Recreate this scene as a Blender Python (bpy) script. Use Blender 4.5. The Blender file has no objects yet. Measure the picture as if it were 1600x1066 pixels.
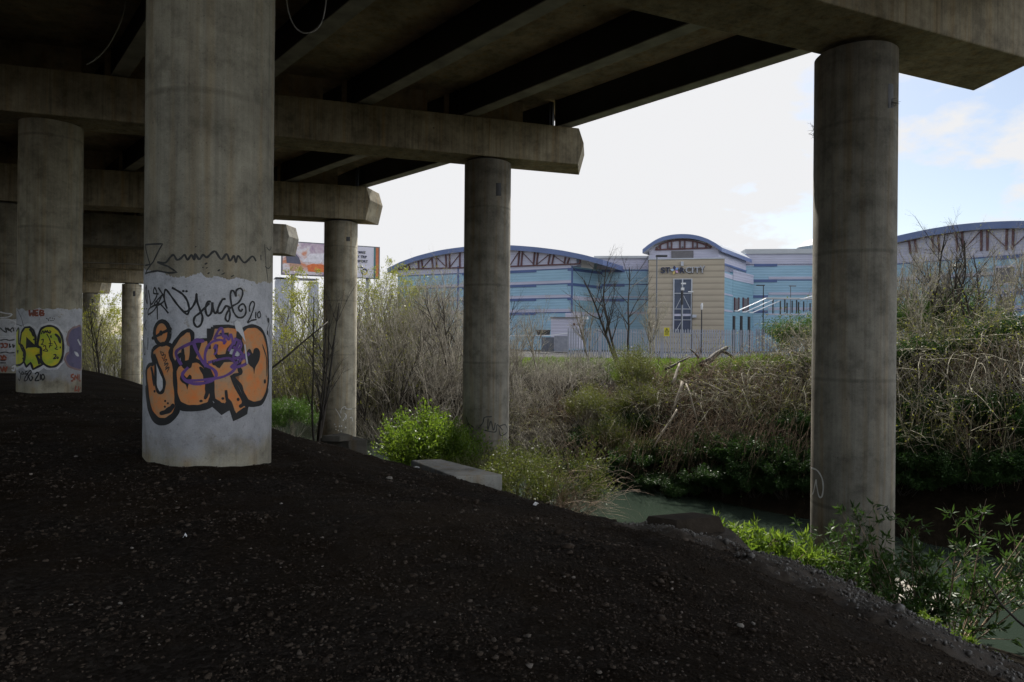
import bpy, bmesh, math, random
import numpy as np
from mathutils import Vector, Matrix

# ------------------------------------------------------------------ camera, world, sun
sc = bpy.context.scene
R = math.radians
F = 1067.0                       # focal length in photo pixels (24 mm on 36 mm)
ROLL = R(0.5)
cam_d = bpy.data.cameras.new('camera'); cam = bpy.data.objects.new('camera', cam_d)
sc.collection.objects.link(cam); sc.camera = cam
cam_d.sensor_width = 36; cam_d.lens = 24.0; cam_d.clip_end = 2000; cam_d.clip_start = 0.05
cam.location = (0, 0, 0); cam.rotation_euler = (R(90), -ROLL, 0)

SUN_AZ, SUN_EL = R(8), R(43)     # azimuth clockwise from +Y
w = bpy.data.worlds.new('World'); sc.world = w; w.use_nodes = True
nt = w.node_tree; nt.nodes.clear()
def wn(t, **k):
    n = nt.nodes.new(t)
    for a, b in k.items(): setattr(n, a, b)
    return n
tc = wn('ShaderNodeTexCoord')
sky = wn('ShaderNodeTexSky', sky_type='NISHITA', sun_disc=False, sun_elevation=SUN_EL, sun_rotation=SUN_AZ,
         air_density=1.0, dust_density=1.0, ozone_density=1.2)
bg1 = wn('ShaderNodeBackground'); bg1.inputs[1].default_value = 0.085
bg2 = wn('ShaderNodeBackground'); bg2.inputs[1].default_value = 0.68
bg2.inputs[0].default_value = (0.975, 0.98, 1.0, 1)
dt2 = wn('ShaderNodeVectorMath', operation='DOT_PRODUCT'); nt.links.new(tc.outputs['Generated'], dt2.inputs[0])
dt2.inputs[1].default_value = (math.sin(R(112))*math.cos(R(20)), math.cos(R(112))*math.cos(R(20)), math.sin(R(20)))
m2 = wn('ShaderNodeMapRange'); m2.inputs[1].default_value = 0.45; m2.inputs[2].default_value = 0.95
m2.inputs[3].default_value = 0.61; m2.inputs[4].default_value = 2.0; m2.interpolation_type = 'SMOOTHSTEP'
nt.links.new(dt2.outputs['Value'], m2.inputs[0]); nt.links.new(m2.outputs[0], bg2.inputs[1])  # clouds out of view at right brightened, added to light pillars and soffit
sep = wn('ShaderNodeSeparateXYZ'); nt.links.new(tc.outputs['Generated'], sep.inputs[0])
ad = wn('ShaderNodeMath', operation='ADD'); nt.links.new(sep.outputs[2], ad.inputs[0]); ad.inputs[1].default_value = 0.35
dv = wn('ShaderNodeVectorMath', operation='DIVIDE'); nt.links.new(tc.outputs['Generated'], dv.inputs[0])
cmb = wn('ShaderNodeCombineXYZ')
for i in range(3): nt.links.new(ad.outputs[0], cmb.inputs[i])
nt.links.new(cmb.outputs[0], dv.inputs[1])
nz = wn('ShaderNodeTexNoise'); nz.inputs['Scale'].default_value = 4.3; nz.inputs['Detail'].default_value = 9
nz.inputs['Roughness'].default_value = 0.56; nt.links.new(dv.outputs[0], nz.inputs['Vector'])
dot = wn('ShaderNodeVectorMath', operation='DOT_PRODUCT'); nt.links.new(tc.outputs['Generated'], dot.inputs[0])
va = R(-4); ve = R(22)
dot.inputs[1].default_value = (math.sin(va)*math.cos(ve), math.cos(va)*math.cos(ve), math.sin(ve))
mr = wn('ShaderNodeMapRange'); mr.inputs[1].default_value = 0.875; mr.inputs[2].default_value = 0.955
mr.inputs[3].default_value = 0.0; mr.inputs[4].default_value = 0.30; nt.links.new(dot.outputs['Value'], mr.inputs[0])
s2 = wn('ShaderNodeMath', operation='ADD'); nt.links.new(nz.outputs[0], s2.inputs[0]); nt.links.new(mr.outputs[0], s2.inputs[1])
rp = wn('ShaderNodeValToRGB'); rp.color_ramp.elements[0].position = 0.47; rp.color_ramp.elements[1].position = 0.58
rp.color_ramp.elements[0].color = (0.12, 0.12, 0.12, 1); rp.color_ramp.elements[1].color = (1, 1, 1, 1)
nt.links.new(s2.outputs[0], rp.inputs[0])
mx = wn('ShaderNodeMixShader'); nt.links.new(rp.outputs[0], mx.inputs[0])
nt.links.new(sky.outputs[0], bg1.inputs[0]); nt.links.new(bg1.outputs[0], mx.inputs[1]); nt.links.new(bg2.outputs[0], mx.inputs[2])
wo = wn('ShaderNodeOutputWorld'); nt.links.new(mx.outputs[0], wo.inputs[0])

sd = bpy.data.lights.new('sun', 'SUN'); sd.energy = 5.0; sd.angle = R(0.6); sd.color = (1, 0.95, 0.86)
so = bpy.data.objects.new('sun', sd); sc.collection.objects.link(so)
so.rotation_euler = Vector((math.sin(SUN_AZ)*math.cos(SUN_EL), math.cos(SUN_AZ)*math.cos(SUN_EL), math.sin(SUN_EL))).to_track_quat('Z', 'Y').to_euler()
sc.view_settings.view_transform = 'Standard'; sc.view_settings.look = 'None'
sc.view_settings.exposure = 0.55; sc.view_settings.gamma = 1.0
sc.cycles.max_bounces = 7; sc.cycles.diffuse_bounces = 5; sc.cycles.glossy_bounces = 3
sc.cycles.transmission_bounces = 3; sc.cycles.transparent_max_bounces = 4
sc.cycles.caustics_reflective = False; sc.cycles.caustics_refractive = False

# ------------------------------------------------------------------ projection helpers (photo pixel -> world)
_c, _s = math.cos(ROLL), math.sin(ROLL)
def un(px, py):
    x, y = px-800.0, 533.0-py
    return (x*_c-y*_s)/F, (x*_s+y*_c)/F
def atz(px, py, z):
    u, v = un(px, py); return (u*z, z, v*z)
# ------------------------------------------------------------------ scene helpers
def tag(o, label=None, cat=None, group=None, kind=None):
    if label: o['label'] = label
    if cat: o['category'] = cat
    if group: o['group'] = group
    if kind: o['kind'] = kind
    return o
def empty(name, loc, label, cat, group=None, rz=0):
    o = bpy.data.objects.new(name, None); sc.collection.objects.link(o)
    o.location = loc; o.rotation_euler = (0, 0, rz); o.empty_display_size = 0.2
    return tag(o, label, cat, group)
def make_mesh(name, V, Fc, mats, parent=None, smooth=False, midx=None):
    """V in world coordinates unless the parent is moved: parent location is subtracted (parents here are not rotated)."""
    V = np.asarray(V, dtype=np.float64).reshape(-1, 3)
    if parent is not None: V = V-np.array(parent_origin(parent))
    me = bpy.data.meshes.new(name)
    if isinstance(Fc, np.ndarray):
        n, k = Fc.shape
        me.vertices.add(len(V)); me.vertices.foreach_set('co', V.astype(np.float32).ravel())
        me.loops.add(n*k); me.loops.foreach_set('vertex_index', Fc.astype(np.int32).ravel())
        me.polygons.add(n); me.polygons.foreach_set('loop_start', np.arange(0, n*k, k, dtype=np.int32))
        me.polygons.foreach_set('loop_total', np.full(n, k, dtype=np.int32))
        me.update(calc_edges=True)
    else:
        me.from_pydata([tuple(v) for v in V], [], [tuple(int(i) for i in f) for f in Fc]); me.update()
    if not isinstance(mats, (list, tuple)): mats = [mats]
    for m in mats: me.materials.append(m)
    if midx is not None: me.polygons.foreach_set('material_index', np.asarray(midx, dtype=np.int32))
    if smooth: me.polygons.foreach_set('use_smooth', np.ones(len(me.polygons), dtype=bool))
    o = bpy.data.objects.new(name, me); sc.collection.objects.link(o)
    if parent is not None: o.parent = parent
    return o
def parent_origin(p):
    o = Vector((0, 0, 0))
    while p is not None:
        o = o+p.location; p = p.parent
    return tuple(o)
class MB:
    def __init__(s): s.v = []; s.f = []; s.n = 0
    def add(s, V, Fc):
        V = [tuple(map(float, p)) for p in V]
        s.v += V; s.f += [tuple(i+s.n for i in f) for f in Fc]; s.n += len(V); return s
    def hexa(s, p):  # 8 points: bottom 4 (ccw), top 4
        return s.add(p, [(3, 2, 1, 0), (4, 5, 6, 7), (0, 1, 5, 4), (1, 2, 6, 5), (2, 3, 7, 6), (3, 0, 4, 7)])
    def box(s, c, sx, sy, sz, rz=0):
        ca, sa = math.cos(rz), math.sin(rz); P = []
        for dz in (-.5, .5):
            for dx, dy in ((-.5, -.5), (.5, -.5), (.5, .5), (-.5, .5)):
                x, y = dx*sx, dy*sy
                P.append((c[0]+x*ca-y*sa, c[1]+x*sa+y*ca, c[2]+dz*sz))
        return s.hexa(P)
    def prism(s, poly, z0, z1):
        n = len(poly)
        a = sum(poly[i][0]*poly[(i+1) % n][1]-poly[(i+1) % n][0]*poly[i][1] for i in range(n))
        if a < 0: poly = poly[::-1]
        P = [(x, y, z0) for x, y in poly]+[(x, y, z1) for x, y in poly]
        Fc = [tuple(range(n))[::-1], tuple(range(n, 2*n))]+[(i, (i+1) % n, n+(i+1) % n, n+i) for i in range(n)]
        return s.add(P, Fc)
    def tube(s, pts, r, sides=6, caps=True):
        pts = [Vector(p) for p in pts]; n = len(pts)
        rr = r if isinstance(r, (list, tuple)) else [r]*n
        V = []
        for i, p in enumerate(pts):
            d = (pts[min(i+1, n-1)]-pts[max(i-1, 0)]).normalized()
            a = d.cross(Vector((0, 0, 1))) if abs(d.z) < .95 else d.cross(Vector((1, 0, 0)))
            a.normalize(); b = d.cross(a)
            for k in range(sides):
                t = 2*math.pi*k/sides
                V.append(p+(a*math.cos(t)+b*math.sin(t))*rr[i])
        Fc = []
        for i in range(n-1):
            for k in range(sides):
                k2 = (k+1) % sides
                Fc.append((i*sides+k, i*sides+k2, (i+1)*sides+k2, (i+1)*sides+k))
        if caps:
            Fc.append(tuple(range(sides))[::-1]); Fc.append(tuple((n-1)*sides+k for k in range(sides)))
        return s.add(V, Fc)
    def build(s, name, mat, parent=None, smooth=False):
        return make_mesh(name, s.v, s.f, mat, parent, smooth)
# ------------------------------------------------------------------ materials
def mat_new(name):
    m = bpy.data.materials.new(name); m.use_nodes = True
    n = m.node_tree; n.nodes.clear()
    out = n.nodes.new('ShaderNodeOutputMaterial'); b = n.nodes.new('ShaderNodeBsdfPrincipled')
    n.links.new(b.outputs[0], out.inputs[0]); return m, n, b, out
def nnode(n, t, **k):
    x = n.nodes.new(t)
    for a, b in k.items():
        if a in ('Scale', 'Detail', 'Roughness', 'Distortion', 'Randomness', 'Strength', 'Distance', 'Height'): x.inputs[a].default_value = b
        else: setattr(x, a, b)
    return x
def ramp(n, src, stops):
    r = n.nodes.new('ShaderNodeValToRGB'); e = r.color_ramp.elements
    while len(e) < len(stops): e.new(0.5)
    for i, (p, c) in enumerate(stops):
        e[i].position = p
        if not hasattr(c, '__len__'): c = (c, c, c)
        e[i].color = (c[0], c[1], c[2], 1)
    n.links.new(src, r.inputs[0]); return r.outputs[0]
def mixc(n, fac, a, b, mode='MIX'):
    m = n.nodes.new('ShaderNodeMix'); m.data_type = 'RGBA'; m.blend_type = mode
    if hasattr(fac, 'is_linked') or isinstance(fac, bpy.types.NodeSocket): n.links.new(fac, m.inputs[0])
    else: m.inputs[0].default_value = fac
    for s, v in ((6, a), (7, b)):
        if isinstance(v, bpy.types.NodeSocket): n.links.new(v, m.inputs[s])
        else: m.inputs[s].default_value = (*v, 1) if len(v) == 3 else v
    return m.outputs[2]
def mapped(n, scale, kind='Object'):
    t = n.nodes.new('ShaderNodeTexCoord'); m = n.nodes.new('ShaderNodeMapping')
    m.inputs['Scale'].default_value = scale; n.links.new(t.outputs[kind], m.inputs[0]); return m.outputs[0]
def noise(n, vec, scale, detail=6, rough=.6, dist=0):
    x = nnode(n, 'ShaderNodeTexNoise', Scale=scale, Detail=detail, Roughness=rough, Distortion=dist)
    if vec is not None: n.links.new(vec, x.inputs['Vector'])
    return x.outputs[0]
def bump(n, b, h, strength=.4, dist=.02, prev=None):
    x = n.nodes.new('ShaderNodeBump'); x.inputs['Strength'].default_value = strength; x.inputs['Distance'].default_value = dist
    n.links.new(h, x.inputs['Height'])
    if prev: n.links.new(prev, x.inputs['Normal'])
    n.links.new(x.outputs[0], b.inputs['Normal']); return x.outputs[0]
def math_n(n, op, a, b=None, clamp=False):
    m = n.nodes.new('ShaderNodeMath'); m.operation = op; m.use_clamp = clamp
    for i, v in enumerate((a, b)):
        if v is None: continue
        if isinstance(v, bpy.types.NodeSocket): n.links.new(v, m.inputs[i])
        else: m.inputs[i].default_value = v
    return m.outputs[0]

def concrete(name, base=(.46, .42, .325), dark=(.22, .20, .15), paint=None, streak=1.0, rings=True):
    """paint: (top height, bottom height, edge slope) of a whitewashed band, world heights"""
    m, n, b, out = mat_new(name)
    v1 = mapped(n, (1, 1, 1)); v2 = mapped(n, (9, 9, .35)); v3 = mapped(n, (30, 30, .8))
    a = noise(n, v1, .9, 8, .62); c = ramp(n, a, [(.28, dark), (.46, [x*.78 for x in base]), (.62, base), (.8, [x*1.18 for x in base])])
    st = ramp(n, noise(n, v2, 1.0, 5, .6), [(.30, .42), (.52, 1.0)])
    c = mixc(n, .42*streak, c, st, 'MULTIPLY')
    st2 = ramp(n, noise(n, v3, 1.0, 3, .5), [(.34, .72), (.5, 1.0), (.72, 1.12)])
    c = mixc(n, .35*streak, c, st2, 'MULTIPLY')
    blot = ramp(n, noise(n, v1, 2.4, 9, .7), [(.34, .45), (.5, .95), (.68, 1.2)]); c = mixc(n, .7, c, blot, 'MULTIPLY')
    pores = ramp(n, noise(n, v1, 38, 3, .6), [(.30, .25), (.36, 1.0)])
    c = mixc(n, .5, c, pores, 'MULTIPLY')
    spots = ramp(n, noise(n, v1, 4.5, 2, .5), [(.21, .15), (.25, 1.0)])
    c = mixc(n, .8, c, spots, 'MULTIPLY')
    warm = ramp(n, noise(n, v2, .6, 3, .5), [(.5, (1, 1, 1)), (.72, (1.0, .82, .60))])
    c = mixc(n, .8, c, warm, 'MULTIPLY')
    fine = noise(n, v1, 60, 4, .7)
    c = mixc(n, .35, c, ramp(n, fine, [(.3, .6), (.7, 1.25)]), 'MULTIPLY')
    hgt = noise(n, v1, 14, 8, .7)
    if rings:
        w_ = n.nodes.new('ShaderNodeTexWave'); w_.wave_type = 'BANDS'; w_.bands_direction = 'Z'
        w_.inputs['Scale'].default_value = .128; w_.inputs['Distortion'].default_value = .06; w_.inputs['Detail'].default_value = 3
        w_.inputs['Detail Scale'].default_value = 6.0
        n.links.new(v1, w_.inputs[0])
        seam = ramp(n, w_.outputs[1], [(0.0, .45), (.0005, 1.0)])
        c = mixc(n, ramp(n, a, [(.35, .1), (.6, .65)]), c, seam, 'MULTIPLY')
    if paint:
        g = n.nodes.new('ShaderNodeNewGeometry'); sp = n.nodes.new('ShaderNodeSeparateXYZ'); n.links.new(g.outputs['Position'], sp.inputs[0])
        e1 = noise(n, mapped(n, (1, 1, .5)), 3.2, 7, .6)
        zz = math_n(n, 'ADD', sp.outputs[2], math_n(n, 'MULTIPLY', math_n(n, 'SUBTRACT', e1, .5), .34))
        zz = math_n(n, 'ADD', zz, math_n(n, 'MULTIPLY', sp.outputs[0], paint[2]))
        top = math_n(n, 'LESS_THAN', zz, paint[0])
        e2 = noise(n, v1, 2.3, 8, .65)
        zb = math_n(n, 'ADD', sp.outputs[2], math_n(n, 'MULTIPLY', math_n(n, 'SUBTRACT', e2, .5), .9))
        bot = n.nodes.new('ShaderNodeMapRange'); n.links.new(zb, bot.inputs[0])
        bot.inputs[1].default_value = paint[1]-.05; bot.inputs[2].default_value = paint[1]+.22
        worn = ramp(n, noise(n, v1, 5.5, 9, .72), [(.31, .0), (.38, 1.0)])
        msk = math_n(n, 'MULTIPLY', math_n(n, 'MULTIPLY', top, bot.outputs[0]), worn)
        pc = ramp(n, noise(n, v1, 3.1, 9, .7), [(.22, (.22, .22, .23)), (.42, (.52, .525, .56)), (.62, (.68, .68, .72)), (.85, (.74, .74, .77))])
        pc = mixc(n, .55, pc, ramp(n, fine, [(.3, .7), (.7, 1.15)]), 'MULTIPLY')
        pc = mixc(n, .5, pc, ramp(n, noise(n, v1, 22, 4, .6), [(.28, .3), (.40, 1.0)]), 'MULTIPLY')
        # paint drips / rub marks of dirt at the foot
        ft = n.nodes.new('ShaderNodeMapRange'); n.links.new(zb, ft.inputs[0])
        ft.inputs[1].default_value = paint[1]; ft.inputs[2].default_value = paint[1]+1.0
        ft.inputs[3].default_value = .55; ft.inputs[4].default_value = 0
        pc = mixc(n, ft.outputs[0], pc, (.15, .145, .14))
        c = mixc(n, msk, c, pc)
    n.links.new(c, b.inputs['Base Color']); b.inputs['Roughness'].default_value = .88
    b.inputs['Specular IOR Level'].default_value = .3
    bump(n, b, hgt, .5, .012, bump(n, b, fine, .5, .004))
    return m
def simple(name, col, rough=.7, metal=0, var=.25, scale=3, bumpy=0, spec=.5):
    m, n, b, out = mat_new(name)
    v = mapped(n, (1, 1, 1)); a = noise(n, v, scale, 6, .6)
    c = ramp(n, a, [(.25, [x*(1-var) for x in col]), (.75, [min(1, x*(1+var)) for x in col])])
    n.links.new(c, b.inputs['Base Color']); b.inputs['Roughness'].default_value = rough; b.inputs['Metallic'].default_value = metal
    b.inputs['Specular IOR Level'].default_value = spec
    if bumpy: bump(n, b, noise(n, v, scale*6, 6, .7), bumpy, .02)
    return m
def leafmat(name, col, col2, trans=.45, scale=.9):
    m, n, b, out = mat_new(name)
    oi = n.nodes.new('ShaderNodeNewGeometry')
    v = mapped(n, (1, 1, 1)); a = noise(n, v, scale, 3, .6)
    s = math_n(n, 'ADD', math_n(n, 'MULTIPLY', oi.outputs['Random Per Island'], .6), math_n(n, 'MULTIPLY', a, .4))
    c = ramp(n, s, [(.2, col), (.8, col2)])
    n.links.new(c, b.inputs['Base Color']); b.inputs['Roughness'].default_value = .5; b.inputs['Specular IOR Level'].default_value = .35
    t = n.nodes.new('ShaderNodeBsdfTranslucent'); n.links.new(mixc(n, .6, c, (1.0, 1.0, .35), 'MULTIPLY'), t.inputs[0])
    mx_ = n.nodes.new('ShaderNodeMixShader'); mx_.inputs[0].default_value = trans
    n.links.new(b.outputs[0], mx_.inputs[1]); n.links.new(t.outputs[0], mx_.inputs[2]); n.links.new(mx_.outputs[0], out.inputs[0])
    return m
def barkmat(name, col, col2):
    m, n, b, out = mat_new(name)
    oi = n.nodes.new('ShaderNodeNewGeometry'); v = mapped(n, (1, 1, .4)); a = noise(n, v, 2.5, 4, .6)
    s = math_n(n, 'ADD', math_n(n, 'MULTIPLY', oi.outputs['Random Per Island'], .5), math_n(n, 'MULTIPLY', a, .5))
    n.links.new(ramp(n, s, [(.25, col), (.75, col2)]), b.inputs['Base Color']); b.inputs['Roughness'].default_value = .8
    return m
M = {}
M['concrete'] = concrete('weathered_concrete')
M['concrete_cool'] = concrete('grey_concrete', (.30, .28, .235), (.14, .13, .105))
M['cross'] = concrete('crosshead_concrete', (.46, .40, .29), (.22, .19, .13), rings=False, streak=1.5)
M['deck'] = concrete('deck_soffit', (.64, .55, .40), (.34, .29, .20), streak=.3, rings=False)
M['paint_a'] = concrete('painted_pillar_concrete', (.43, .395, .31), (.22, .20, .155), paint=(.565, -1.38, .05))
M['paint_b'] = concrete('painted_pillar_concrete_b', (.45, .41, .315), (.24, .22, .165), paint=(1.26, -1.22, -.04))
M['paint_c'] = concrete('painted_pillar_concrete_c', (.36, .33, .26), (.18, .165, .13), paint=(.70, -1.35, 0))
M['steel'] = simple('dark_painted_steel', (.035, .037, .045), .55, 0, .3, 1.2, 0)
M['flange'] = simple('pale_flange', (.34, .33, .31), .6, 0, .45, 1.5)  # paler grey than the girder webs
M['black'] = simple('black_spray_and_slot_shade', (.012, .012, .014), .55, 0, .4, 6)
M['blackfade'] = simple('faded_black_spray', (.045, .045, .045), .7, 0, .5, 9)
M['orange'] = None
def spray(name, a, b_, c_, sc_=4.5):
    m, n, b, out = mat_new(name)
    v = mapped(n, (1, 1, 1)); q = noise(n, v, sc_, 8, .65)
    c = ramp(n, q, [(.34, a), (.5, b_), (.66, c_)])
    c = mixc(n, .5, c, ramp(n, noise(n, v, 25, 6, .7), [(.28, .45), (.42, 1.0)]), 'MULTIPLY')
    n.links.new(c, b.inputs['Base Color']); b.inputs['Roughness'].default_value = .6
    bump(n, b, noise(n, v, 50, 4, .7), .3, .004); return m
M['orange'] = spray('orange_spray', (.86, .24, .05), (.70, .30, .11), (.50, .33, .20))
M['yellow'] = spray('yellow_green_spray', (.78, .62, .02), (.62, .62, .04), (.36, .54, .05), 3.2)
M['purple'] = spray('purple_spray', (.13, .05, .26), (.17, .08, .32), (.10, .04, .19))
M['purplegrey'] = spray('mauve_spray', (.13, .11, .22), (.16, .14, .25), (.11, .10, .18))
M['white'] = spray('white_spray', (.62, .62, .65), (.72, .72, .74), (.5, .5, .55))
M['redspray'] = spray('red_spray', (.38, .08, .03), (.30, .07, .03), (.20, .07, .05))
M['chalk'] = spray('pale_scratch', (.78, .77, .75), (.8, .8, .8), (.66, .66, .65))

# soil ------------------------------------------------------------
def soilmat():
    m, n, b, out = mat_new('soil_and_gravel')
    v = mapped(n, (1, 1, 1)); at = n.nodes.new('ShaderNodeAttribute'); at.attribute_name = 'zone'
    a = noise(n, v, .55, 8, .65)
    c = ramp(n, a, [(.3, (.026, .0175, .011)), (.5, (.052, .037, .024)), (.72, (.13, .096, .066))])
    vo = nnode(n, 'ShaderNodeTexVoronoi', Scale=38.0); n.links.new(v, vo.inputs['Vector'])
    peb = ramp(n, vo.outputs['Distance'], [(.0, 1.25), (.5, .55)])
    c = mixc(n, .6, c, peb, 'MULTIPLY')
    pc = ramp(n, vo.outputs['Color'], [(.1, (.016, .013, .011)), (.6, (.035, .029, .024)), (.93, (.065, .056, .048)), (.99, (.16, .15, .13))])
    msk = ramp(n, noise(n, v, 1.1, 5, .6), [(.42, 0), (.60, .8)])
    c = mixc(n, msk, c, pc)
    bank = ramp(n, noise(n, v, 1.4, 8, .7), [(.3, (.010, .008, .005)), (.55, (.026, .020, .013)), (.75, (.05, .04, .027))])
    grass = ramp(n, noise(n, v, 2.2, 8, .7), [(.3, (.03, .035, .012)), (.55, (.065, .085, .022)), (.8, (.13, .12, .06))])
    tar = ramp(n, noise(n, v, .3, 6, .6), [(.3, (.09, .09, .092)), (.7, (.13, .13, .13))])
    def zmask(lo, hi):
        r = n.nodes.new('ShaderNodeMapRange'); n.links.new(at.outputs['Fac'], r.inputs[0]); r.inputs[1].default_value = lo; r.inputs[2].default_value = hi
        return r.outputs[0]
    c = mixc(n, zmask(.3, .9), c, bank); c = mixc(n, zmask(1.3, 1.8), c, grass); c = mixc(n, zmask(2.4, 2.6), c, tar)
    n.links.new(c, b.inputs['Base Color']); b.inputs['Roughness'].default_value = .95; b.inputs['Specular IOR Level'].default_value = .06
    h = math_n(n, 'ADD', math_n(n, 'MULTIPLY', noise(n, v, 9, 9, .75), 1.2), math_n(n, 'MULTIPLY', vo.outputs['Distance'], -.5))
    bump(n, b, h, 1.0, .09)
    return m
M['soil'] = soilmat()
M['pebble'] = simple('pebble_stone', (.042, .035, .029), .75, 0, .6, 40)
def gravelmix():
    m, n, b, out = mat_new('mixed_gravel'); g = n.nodes.new('ShaderNodeNewGeometry')
    c = ramp(n, g.outputs['Random Per Island'], [(.0, (.024, .017, .012)), (.5, (.052, .038, .027)), (.9, (.075, .058, .044)), (.985, (.10, .082, .066)), (1.0, (.22, .19, .16))])
    n.links.new(c, b.inputs['Base Color']); b.inputs['Roughness'].default_value = .8; b.inputs['Specular IOR Level'].default_value = .15; return m
M['gravelmix'] = gravelmix()
M['pebble_pale'] = simple('pale_pebble', (.22, .20, .17), .7, 0, .4, 20)
def watermat():
    m, n, b, out = mat_new('river_water')
    v = mapped(n, (1, 1, 1)); b.inputs['Base Color'].default_value = (.026, .037, .028, 1)
    b.inputs['Roughness'].default_value = .05; b.inputs['IOR'].default_value = 1.24
    h = math_n(n, 'ADD', noise(n, mapped(n, (1.0, 1.0, 1)), 3.2, 5, .6, .4), math_n(n, 'MULTIPLY', noise(n, v, 14, 3, .5), .18))
    bump(n, b, h, .35, .05); return m
M['water'] = watermat()
M['bark_dark'] = barkmat('dark_bark', (.022, .018, .014), (.06, .05, .04))
M['bark_grey'] = barkmat('grey_twig_bark', (.11, .095, .075), (.50, .46, .38))
M['bark_pale'] = barkmat('pale_cane_bark', (.09, .08, .05), (.42, .38, .28))
M['bark_olive'] = barkmat('olive_cane_bark', (.07, .07, .03), (.24, .23, .12))
M['bark_brown'] = barkmat('brown_root', (.05, .034, .022), (.34, .245, .165))
M['leaf_lime'] = leafmat('lime_leaf', (.075, .14, .018), (.20, .29, .045), .5)
M['leaf_dark'] = leafmat('dark_green_leaf', (.022, .055, .014), (.055, .115, .03), .35)
M['leaf_mid'] = leafmat('mid_green_leaf', (.045, .10, .02), (.09, .17, .04), .4)
M['leaf_bud'] = leafmat('yellow_green_bud', (.16, .19, .03), (.34, .34, .07), .45)
M['leaf_olive'] = leafmat('olive_leaf', (.06, .085, .02), (.14, .16, .04), .4)
M['leaf_shade'] = leafmat('shrub_leaf', (.03, .065, .016), (.075, .14, .035), .35)
M['leaf_scrub'] = leafmat('scrub_leaf', (.065, .08, .02), (.17, .19, .05), .4)
M['grass'] = leafmat('grass_blade', (.07, .13, .02), (.18, .26, .05), .45)
# ------------------------------------------------------------------ terrain
def vnoise(x, y, seed=0):
    """smooth value noise, vectorised"""
    x = np.asarray(x, float); y = np.asarray(y, float)
    xi = np.floor(x).astype(np.int64); yi = np.floor(y).astype(np.int64); fx = x-xi; fy = y-yi
    fx = fx*fx*(3-2*fx); fy = fy*fy*(3-2*fy)
    def h(a, b):
        n = (a*374761393+b*668265263+seed*1442695041) & 0x7fffffff
        n = ((n ^ (n >> 13))*1274126177) & 0x7fffffff
        return ((n ^ (n >> 16)) & 0xffff)/65535.0
    return (h(xi, yi)*(1-fx)+h(xi+1, yi)*fx)*(1-fy)+(h(xi, yi+1)*(1-fx)+h(xi+1, yi+1)*fx)*fy
def fbm(x, y, oct=4, seed=0):
    r = 0; a = .5
    for i in range(oct):
        r = r+a*(vnoise(x, y, seed+i)-.5); x = x*2.03; y = y*2.03; a *= .5
    return r
def ss(a, b, x):
    t = np.clip((x-a)/(b-a), 0, 1); return t*t*(3-2*t)
NX, NY = -.76, -.65
def dcoord(x, y): return NX*(x-6.76)+NY*(y-13.53)
def scoord(x, y): return -.65*(x-6.76)+.76*(y-13.53)
PD = [-60, -22, -16, -13, -10.5, -8.5, -7, -6.2, -5.6, -4.6, -2.6, -1.2, -.2, .8, 2.4, 4, 5.4, 6.4, 7.3, 8.3, 9.5, 11, 14, 60]
PH = [-1.4, -1.4, -1.38, -1.5, -2.1, -3.3, -4.45, -4.95, -5.5, -6.0, -6.0, -5.75, -5.25, -4.95, -4.35, -3.68, -3.0, -2.55, -2.18, -1.85, -1.64, -1.5, -1.46, -1.4]
def ground_h(x, y, fine=True):
    x = np.asarray(x, float); y = np.asarray(y, float)
    d = dcoord(x, y); s = scoord(x, y)
    wob = 1.0*fbm(s*.16, d*.05+7, 3, 11)
    de = np.where(d > 0, d+1.5*ss(15, 35, s)-(.35+.95*ss(-2.2, -5, s))*ss(2, 6, d)*ss(13, 9, d), d+wob*ss(-4, -8, d))
    h = np.interp(de, PD, PH)
    # far bank is higher towards the right
    h = h+ss(-8, -12, d)*(1.35*ss(15, 3, s))*ss(-60, -22, d)
    # bumps
    h = h+fbm(x*.35, y*.35, 4, 3)*.16*ss(13, 7, np.abs(d-8))*ss(-.5, 2, d)
    h = h+ss(-6.5, -8, d)*ss(-20, -12, d)*fbm(x*.6, y*.6, 4, 5)*1.0
    # heap of loose spoil on the near crest
    if fine:
        near = ss(26, 10, y)*ss(-12, -5, x)*ss(1, 5, d)
        h = h+near*(fbm(x*1.3, y*1.3, 4, 21)*.17+fbm(x*7, y*7, 4, 31)*.06)
    for cx_, cy_ in ((-3.85, 8.7), (-12.72, 18.79)):      # soil heaped against the pillar feet
        rr_ = np.hypot(x-cx_, y-cy_); h = h+ss(1.35, .7, rr_)*(.0+.03*vnoise(x*4, y*4, 51))
    h = np.where(np.hypot(x-0, y-0) < 3, np.minimum(h, -1.42), h)
    return h
def gh(x, y): return float(ground_h(x, y))
def graded(lo, hi, a, b, step, growth=1.17, maxs=18):
    xs = list(np.arange(a, b, step)); st = step; v = xs[-1]
    while v < hi: st = min(st*growth, maxs); v += st; xs.append(v)
    st = step; v = xs[0]
    while v > lo: st = min(st*growth, maxs); v -= st; xs.insert(0, v)
    return np.array(xs)
gx = graded(-420, 420, -7, 9.5, .085, 1.055); gy = graded(-60, 600, 2.2, 15, .085, 1.055)
X, Y = np.meshgrid(gx, gy); Z = ground_h(X, Y)
nxg, nyg = len(gx), len(gy)
V = np.stack([X.ravel(), Y.ravel(), Z.ravel()], 1)
ii = (np.arange(nyg-1)[:, None]*nxg+np.arange(nxg-1)[None, :]).ravel()
FQ = np.stack([ii, ii+1, ii+1+nxg, ii+nxg], 1)
ground = make_mesh('ground', V, FQ, M['soil'], smooth=True)
D = dcoord(X, Y).ravel(); S = scoord(X, Y).ravel()
zone = np.where(D > 3.2, 0.0, 1.0)
zone = np.clip((4.2+1.2*fbm(X.ravel()*.8, Y.ravel()*.8, 3, 4)-D)/1.6, 0, 1)
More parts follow.
